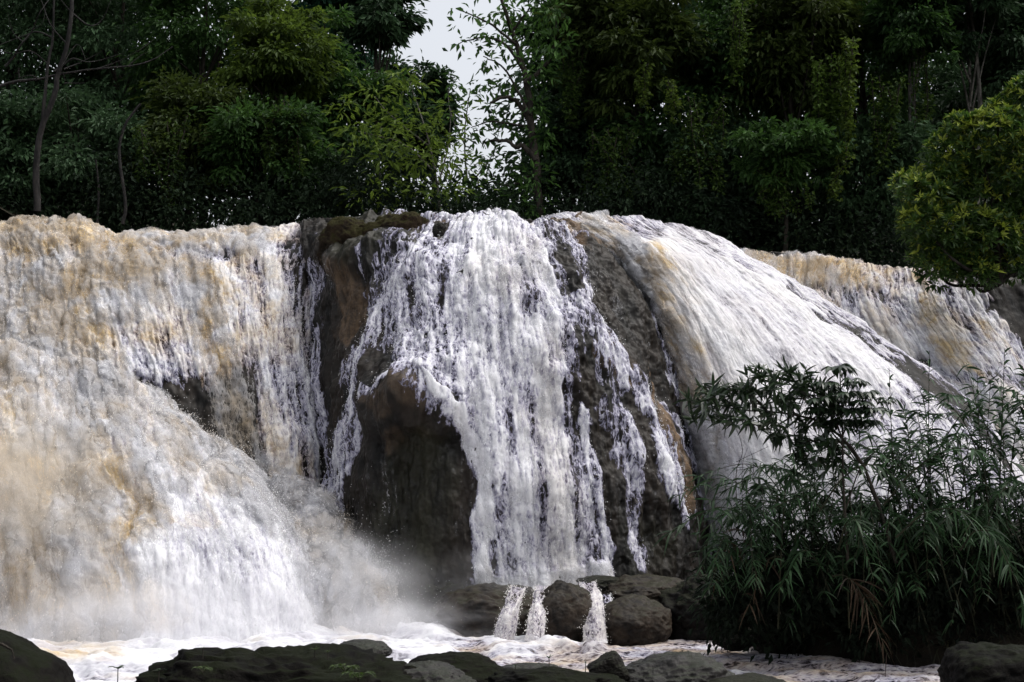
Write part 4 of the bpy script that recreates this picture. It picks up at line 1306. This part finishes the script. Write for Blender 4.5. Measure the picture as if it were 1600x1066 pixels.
mist('pale mist over the foot of the lower left bulge', 230, 985, 800, 260, 24.0, 1.5, 1.1, 1)
mist('pale spray cloud thrown up right of the lower left bulge', 530, 940, 360, 270, 25.7, 1.1, 2.0, 2)
mist('low mist drifting over the pool left of the boulders', 640, 985, 420, 130, 25.0, 1.1, 1.6, 5)
mist('tan tinted mist at the left edge below the upper fall', 10, 790, 460, 500, 25.2, 1.3, .8, 3, (.93, .87, .78))
mist('thin vapour hanging before the foot of the white fall', 800, 905, 420, 150, 25.6, .7, .3, 7)

# ================================================================== plants on the right bank and the near rocks
CANE = mat_leaf('cane_leaf', (.007, .017, .007), (.030, .068, .026), .2, .45, .18)
CANE_DRY = mat_leaf('dry_cane_leaf', (.012, .007, .004), (.045, .027, .014), .15, .7, .2)
STALK = mat_bark('cane_stalk', (.008, .010, .005), (.030, .032, .016))
SHRUB = mat_leaf('willow_leaf', (.006, .014, .006), (.026, .050, .018), .15, .32, .5)
PALMATE = mat_leaf('palmate_leaf', (.005, .012, .006), (.020, .040, .015), .12, .35, .45)


def cane_data(base, tip, Y0, Y1, arch, nb, L, W, start=.3):
    b, t = at(*base, Y0), at(*tip, Y1)
    mid = b * .45 + t * .55 + np.array([0, 0, arch])
    low = b * .75 + t * .25 + np.array([0, 0, arch * .8])
    c = smooth_path([b, low, mid, t], 60)
    stalk = tube([b, low, mid, t], .016, .004, 5, 22, .05)
    k = start + (1 - start) * np.sort(rng.random(nb))
    i = np.clip((k * 59).astype(int), 0, 58)
    tg = unit(c[i + 1] - c[i])
    side = unit(np.cross(tg, np.array([0, 0, 1.0]))) * np.where(np.arange(nb) % 2, 1, -1)[:, None]
    d = tg * rng.uniform(.35, .9, (nb, 1)) + side * rng.uniform(.5, 1.1, (nb, 1)) + np.array([0, 0, .05]) + rng.normal(0, .3, (nb, 3))
    Lr = L * rng.uniform(.55, 1.2, nb) * (1.1 - .35 * k)
    V, F = blades(c[i], d, Lr, W * rng.uniform(.7, 1.2, nb), rng.uniform(.25, .75, nb))
    return b, stalk, (V, F, np.repeat(rng.random(nb), 12))


def cane(label, base, tip, Y0, Y1, arch, nb=34, L=.48, W=.034, mat=None, start=.3, group='arching canes on the right bank'):
    b, st, (V, F, t) = cane_data(base, tip, Y0, Y1, arch, nb, L, W, start)
    root = empty('cane', b, label=label, category='cane', group=group)
    link('stalk', poly_mesh('stalk', st[0] - b, st[1]), STALK, root)
    link('foliage', poly_mesh('foliage', V - b, F, {'tone': t}, True), mat or CANE, root)


cane('cane reaching furthest left over the boulders, with its tip across the white fall', (1250, 930), (1042, 782), 22.5, 21.6, 1.0, 46)
cane('second lowest cane on the left, drooping over the dark squat boulder', (1240, 940), (1035, 838), 22.5, 21.8, .9, 36)
cane('cane bending left just above the one that reaches furthest', (1290, 930), (1085, 745), 22.5, 21.4, 1.0, 46)
cane('cane fanning its blades against the tan water below the willow leaved shrub', (1310, 930), (1150, 735), 22.3, 21.3, .9, 44)
cane('upright cane with a spear of blades right of the umbrella leaved plant', (1400, 860), (1389, 575), 21.8, 21.8, .1, 30, .42, .04)
cane('tall upright cane whose blades hang to the right, in front of the dark ridge', (1450, 860), (1452, 548), 21.5, 21.5, .1, 34, .46, .036)
cane('tallest upright cane near the right edge', (1560, 840), (1570, 545), 21.5, 21.5, .1, 34, .5, .04)
cane('cane arching right with its plume in front of the far fall', (1420, 800), (1565, 578), 21.3, 21.2, .25, 40, .44, .04)
cane('cane with a comb of glossy hanging blades at the right edge', (1380, 790), (1600, 728), 20.4, 20.0, .5, 36, .40, .042)
cane('cane with glossy blades curving down in the middle of the thicket', (1280, 800), (1440, 778), 20.4, 20.0, .55, 32, .36, .038)
cane('low cane drooping to the right over the shadow', (1400, 840), (1590, 870), 20.4, 19.8, .5, 40, .5, .03)
cane('cane tuft hanging forward in the middle of the dark bank', (1310, 860), (1365, 905), 20.6, 19.6, .6, 40, .40, .032)
cane('cane hanging low at the right edge above the black rock', (1500, 860), (1610, 960), 20.3, 19.5, .6, 40, .46, .03)
cane('cane pointing left at the middle height of the thicket', (1330, 880), (1195, 800), 21.2, 20.3, .55, 40, .36, .034)
cane('dry brown cane hanging down to the water', (1300, 900), (1390, 1030), 20.8, 20.2, .35, 40, .55, .026, CANE_DRY, group='dry canes on the right bank')
cane('dry reddish cane drooping over the dark squat boulder', (1180, 860), (1120, 905), 21.4, 20.9, .45, 30, .42, .026, CANE_DRY, group='dry canes on the right bank')
cane('dry brown cane sprawling by the small waterline stone', (1230, 880), (1165, 960), 21.2, 20.8, .35, 24, .42, .024, CANE_DRY, group='dry canes on the right bank')

# the dense middle of the thicket
SV, SF, ST, TV, TF, o1, o2 = [], [], [], [], [], 0, 0
for k in range(160):
    bx_ = rng.uniform(1180, 1760)
    u = np.clip((bx_ - 1090) / 510, 0, 1)
    top = 775 - 165 * u + 25 * rng.normal()
    tx_ = bx_ - rng.uniform(-60, 260)
    ty_ = min(top + abs(rng.normal(0, 95)), 960)
    if k % 5 == 0:
        ty_ = rng.uniform(800, 950)
    if k >= 112:                     # sprays hanging forward over the bank
        bx_ = rng.uniform(1120, 1650)
        tx_, ty_ = bx_ - rng.uniform(-40, 120), rng.uniform(830, 985)
    if k < 14:                       # upright ones that break the skyline on the right
        bx_ = rng.uniform(1330, 1640)
        tx_ = bx_ + rng.normal(0, 30)
        ty_ = 745 - 185 * np.clip((bx_ - 1250) / 350, 0, 1) + rng.normal(8, 22)
    tx_ = max(tx_, 1085 + max(0, (790 - ty_)) * 1.9)
    b, st, (V, F, t) = cane_data((bx_, rng.uniform(880, 1000)), (tx_, ty_), rng.uniform(20.8, 23.2) if k < 112 else 21.9, rng.uniform(20.2, 23) if k < 112 else rng.uniform(20.3, 21.1), rng.uniform(.5, 1.3), int(rng.uniform(50, 75)), .32 if k < 112 else .27, .036 if k < 112 else .028, .25)
    SV.append(V); SF.append(F + o1); ST.append(t); o1 += len(V)
    TV.append(st[0]); TF.append(st[1] + o2); o2 += len(st[0])
o = link('cane_thicket', poly_mesh('cane_thicket', np.concatenate(SV), np.concatenate(SF), {'tone': np.concatenate(ST)}, True), CANE, kind='stuff', label='dark tangled mass of cane leaves covering the right bank')
link('stalks', poly_mesh('stalks', np.concatenate(TV), np.concatenate(TF)), STALK, o, kind='stuff')


def willow_shrub():
    Y = 21.0
    b = at(1400, 880, Y + .5)
    root = empty('willow_leaved_shrub', b, label='shrub with narrow dark leaves reaching left across the tan water', category='shrub')
    w = lambda p, d=0: at(p[0], p[1], Y + d)
    limbs = [[(1400, 880), (1350, 730), (1290, 665), (1220, 645), (1150, 640), (1085, 618)], [(1320, 700), (1270, 640), (1235, 600), (1190, 585)], [(1290, 665), (1270, 610), (1262, 585)], [(1240, 650), (1200, 670), (1172, 660)],
             [(1330, 715), (1290, 690), (1250, 690), (1215, 680)], [(1150, 640), (1120, 612), (1098, 604)], [(1200, 645), (1170, 612), (1150, 602)], [(1345, 725), (1320, 690), (1290, 640), (1250, 622)], [(1350, 740), (1310, 720), (1290, 690), (1270, 680)]]
    V, F = cat([tube([w(q) for q in l], .03 if i == 0 else .014, .006, 6, 16, .1) for i, l in enumerate(limbs)])
    link('stem', poly_mesh('stem', V - b, F), BARK_D, root)
    tips = [(1075, 622), (1090, 608), (1095, 632), (1112, 605), (1118, 630), (1135, 612), (1140, 640), (1150, 600), (1160, 625), (1165, 590), (1180, 578), (1178, 610), (1188, 640), (1198, 585), (1205, 612), (1215, 570), (1218, 600), (1230, 628), (1235, 578), (1245, 600), (1258, 588), (1262, 620), (1275, 600), (1285, 622), (1200, 660), (1172, 662), (1150, 650),
            (1222, 655), (1212, 682), (1240, 690), (1250, 660), (1275, 650), (1295, 660), (1265, 690), (1285, 690), (1300, 640), (1310, 690), (1305, 715), (1285, 720), (1320, 740), (1095, 645), (1128, 650), (1245, 640), (1190, 625), (1225, 615), (1160, 610), (1105, 618), (1255, 605), (1300, 605), (1310, 620), (1265, 725), (1245, 715)]
    P, Dd = [], []
    for q in tips:
        for _ in range(2):
            c = w(q, rng.uniform(-.35, .35)) + rng.normal(0, .05, 3)
            k = 15
            ax = unit(c - w((1290, 700)) + rng.normal(0, .8, 3) + np.array([0, 0, .3]))
            P.append(c - ax * rng.uniform(0, .22, (k, 1)))
            Dd.append(ax * .5 + unit(rng.normal(size=(k, 3))) * .9 - np.array([0, 0, .22]))
    P, Dd = np.concatenate(P), np.concatenate(Dd)
    n = len(P)
    V, F = blades(P, Dd, rng.uniform(.16, .29, n), rng.uniform(.034, .052, n), rng.uniform(0, .3, n), .7)
    link('foliage', poly_mesh('foliage', V - b, F, {'tone': np.repeat(rng.random(n), 12)}, True), SHRUB, root)


willow_shrub()


def umbrella_plant():
    Y = 20.8
    b = at(1325, 880, Y)
    root = empty('umbrella_plant', b, label='tall plant with umbrella whorls of drooping leaflets above the thicket', category='plant')
    st = [[(1325, 880), (1318, 760), (1316, 660), (1312, 575)], [(1320, 800), (1345, 730), (1375, 700)], [(1317, 690), (1300, 640), (1285, 615)], [(1317, 680), (1335, 640), (1355, 618)], [(1316, 640), (1325, 610), (1330, 595)]]
    V, F = cat([tube([at(p[0], p[1], Y) for p in s], .022 if i == 0 else .012, .008, 6, 14, .08) for i, s in enumerate(st)])
    link('stem', poly_mesh('stem', V - b, F), BARK_D, root)
    P, Dd, L = [], [], []
    for x_, y_, r in [(1312, 572, 36), (1335, 595, 30), (1292, 600, 30), (1285, 622, 34), (1318, 615, 32), (1350, 615, 34), (1366, 640, 32), (1300, 640, 34), (1335, 640, 36), (1275, 640, 26), (1322, 660, 34), (1358, 660, 30), (1296, 660, 26), (1385, 625, 22), (1344, 628, 30), (1308, 625, 30)]:
        c = at(x_, y_, Y + rng.uniform(-.3, .3))
        for pet in range(8):                    # each stalk ends in a wheel of leaflets
            th = 2 * math.pi * pet / 8 + rng.uniform(-.2, .2)
            rad = r * Y / FPX * rng.uniform(.25, .55)
            e = c + np.array([math.cos(th) * rad, math.sin(th) * rad, rng.uniform(-.02, .05)])
            k = 6
            t2 = np.linspace(0, 2 * math.pi, k, endpoint=False) + rng.uniform(0, 1)
            P.append(np.repeat(e[None], k, 0))
            Dd.append(np.stack([np.cos(t2) * .8 + math.cos(th) * .6, np.sin(t2) * .8 + math.sin(th) * .6, np.full(k, -.15)], 1))
            L.append(np.full(k, r * Y / FPX * .52))
    P, Dd, L = np.concatenate(P), np.concatenate(Dd), np.concatenate(L)
    n = len(P)
    V, F = blades(P, Dd, L * rng.uniform(.8, 1.15, n), L * .34, rng.uniform(.3, .7, n), .15)
    link('foliage', poly_mesh('foliage', V - b, F, {'tone': np.repeat(rng.random(n), 12)}, True), PALMATE, root)


umbrella_plant()


def twig(label, Y, lines, r=.008):
    b = at(*lines[0][0], Y)
    V, F = cat([tube([at(p[0], p[1], Y) for p in l], r if i == 0 else r * .6, r * .35, 5, 14, .3) for i, l in enumerate(lines)])
    o = link('bare_twig', poly_mesh('bare_twig', V - b, F), BARK_D, label=label, category='twig')
    o.location = Vector([float(v) for v in b])


twig('leafless forked twig standing against the white water left of the thicket', 21.0, [[(1152, 800), (1150, 740), (1160, 710), (1158, 690), (1148, 665)], [(1160, 800), (1160, 730), (1168, 700)], [(1150, 722), (1175, 710), (1200, 698)], [(1178, 740), (1176, 715), (1172, 705)]])
twig('curved dead root arching over the corner moss rock', 8.4, [[(-4, 1006), (10, 1010), (19, 1017), (22, 1030)]], .010)

LEAF_BLACK = mat_leaf('shaded_bank_leaf', (.004, .006, .004), (.014, .024, .012), .1, .7, .1)  # leaf colour darkened to stand in for deep shade on the bank
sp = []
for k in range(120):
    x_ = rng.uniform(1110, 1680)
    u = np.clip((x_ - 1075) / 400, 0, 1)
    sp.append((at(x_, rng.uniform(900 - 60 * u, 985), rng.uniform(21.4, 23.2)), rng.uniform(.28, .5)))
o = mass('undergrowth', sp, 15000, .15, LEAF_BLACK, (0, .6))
o['label'] = 'undergrowth coloured black for the shade under the canes on the right bank'

# dry grass and moss hanging from the bank's edge
n = 5200
bxx = rng.uniform(3.2, 9.6, n)
byy = rng.uniform(20.9, 24.5, n)
zz = -.7 + 2.0 * sstep(20.8, 23.2, byy - .9 * sstep(6.0, 3.0, bxx) * 1.6) * sstep(2.9, 5.2, bxx) + .5 * sstep(6, 9, bxx)
ok = zz > .15
P = np.stack([bxx, byy, zz], -1)[ok]
d = rng.normal(size=P.shape) * np.array([.8, .6, .3]) + np.array([-.15, -.6, .25])
V, F = blades(P, d, rng.uniform(.25, .6, len(P)), rng.uniform(.012, .024, len(P)), rng.uniform(.4, 1.1, len(P)))
GRASS = mat_leaf('bank_grass', (.006, .007, .005), (.030, .030, .016), .1, .6, .2)
link('grass', poly_mesh('grass', V, F, {'tone': np.repeat(rng.random(len(P)), 12)}, True), GRASS, kind='stuff', label='dull grass hanging over the dark right bank')


def seedling(label, px, py, Y, k, L, W, mat, up=.5, name='seedling', stem=.06):
    b = at(px, py, Y)
    c = b + np.array([0, 0, stem])
    th = np.linspace(0, 2 * math.pi, k, endpoint=False) + rng.uniform(-.3, .3, k)
    d = np.stack([np.cos(th), np.sin(th) * .7, rng.uniform(up - .3, up + .3, k)], 1)
    root = empty(name, b, label=label, category='plant', group='small plants on the near rocks')
    V, F = blades(np.repeat(c[None], k, 0), d, L * rng.uniform(.7, 1.15, k), W, rng.uniform(.3, .6, k), .2)
    link('foliage', poly_mesh('foliage', V - b, F, {'tone': np.repeat(rng.random(k), 12)}, True), mat, root)
    V, F = tube([b - np.array([0, 0, .04]), c], .004, .003, 5, 6)
    link('stem', poly_mesh('stem', V - b, F), BARK_D, root)


def fern(label, px, py, Y, k, L, mat):
    b = at(px, py, Y)
    root = empty('fern', b, label=label, category='fern', group='ferns on the near rocks')
    P, Dd, LL = [], [], []
    parts = []
    for j in range(k):
        th = rng.uniform(0, 2 * math.pi)
        out = np.array([math.cos(th), math.sin(th) * .7 - .3, 0])
        pts = [b, b + out * L * .4 + np.array([0, 0, L * .45]), b + out * L * .8 + np.array([0, 0, L * .5]), b + out * L * 1.05 + np.array([0, 0, L * .25])]
        c = smooth_path(pts, 24)
        parts.append(tube(pts, .003, .001, 4, 10))
        tg = unit(np.gradient(c, axis=0))
        s = unit(np.cross(tg, [0, 0, 1.0]))
        for sg in (-1, 1):
            P.append(c[3:])
            Dd.append(s[3:] * sg + tg[3:] * .35)
            LL.append(L * .28 * np.sin(np.linspace(.5, 3.0, 21)))
    P, Dd, LL = np.concatenate(P), np.concatenate(Dd), np.concatenate(LL)
    V, F = leaves(P, Dd, LL, LL * .34, .05)
    link('frond', poly_mesh('frond', V - b, F, {'tone': np.repeat(rng.random(len(P)), 4)}, False), mat, root)
    V, F = cat(parts)
    link('stem', poly_mesh('stem', V - b, F), BARK_D, root)


FERN = mat_leaf('fern_leaf', (.015, .030, .006), (.06, .10, .02), .25)
seedling('dark broad leaved seedling by the corner moss rock', 184, 1060, 9.4, 6, .085, .026, SHRUB)
seedling('tiny seedling at the left end of the long mossy rock', 248, 1062, 9.6, 4, .06, .02, SHRUB)
seedling('tiny bright sprout on top of the long mossy rock', 317, 1020, 9.9, 5, .032, .012, FERN, .8, stem=.03)
seedling('grassy tuft near the small bare grey stone', 492, 1018, 10.0, 8, .06, .006, FERN, 1.0, stem=.01)
seedling('second grassy tuft beside the small bare grey stone', 512, 1022, 10.0, 7, .045, .006, FERN, 1.0, stem=.01)
seedling('upright sprig on the flat grey rock', 858, 1046, 11.0, 7, .07, .010, SHRUB, 1.2, stem=.08)
seedling('thin sprig right of the flat grey rock', 915, 1050, 11.0, 4, .05, .008, SHRUB, 1.3, stem=.06)
seedling('low sprig in the middle of the bottom rocks', 805, 1048, 11.1, 5, .04, .009, SHRUB, 1.0, stem=.03)
fern('yellow green fern at the right end of the long mossy rock', 540, 1052, 9.7, 7, .11, FERN)
fern('dull fern low on the face of the long mossy rock', 560, 1064, 9.6, 6, .12, FERN)
fern('small fern on the left face of the long mossy rock', 318, 1052, 9.6, 5, .08, FERN)
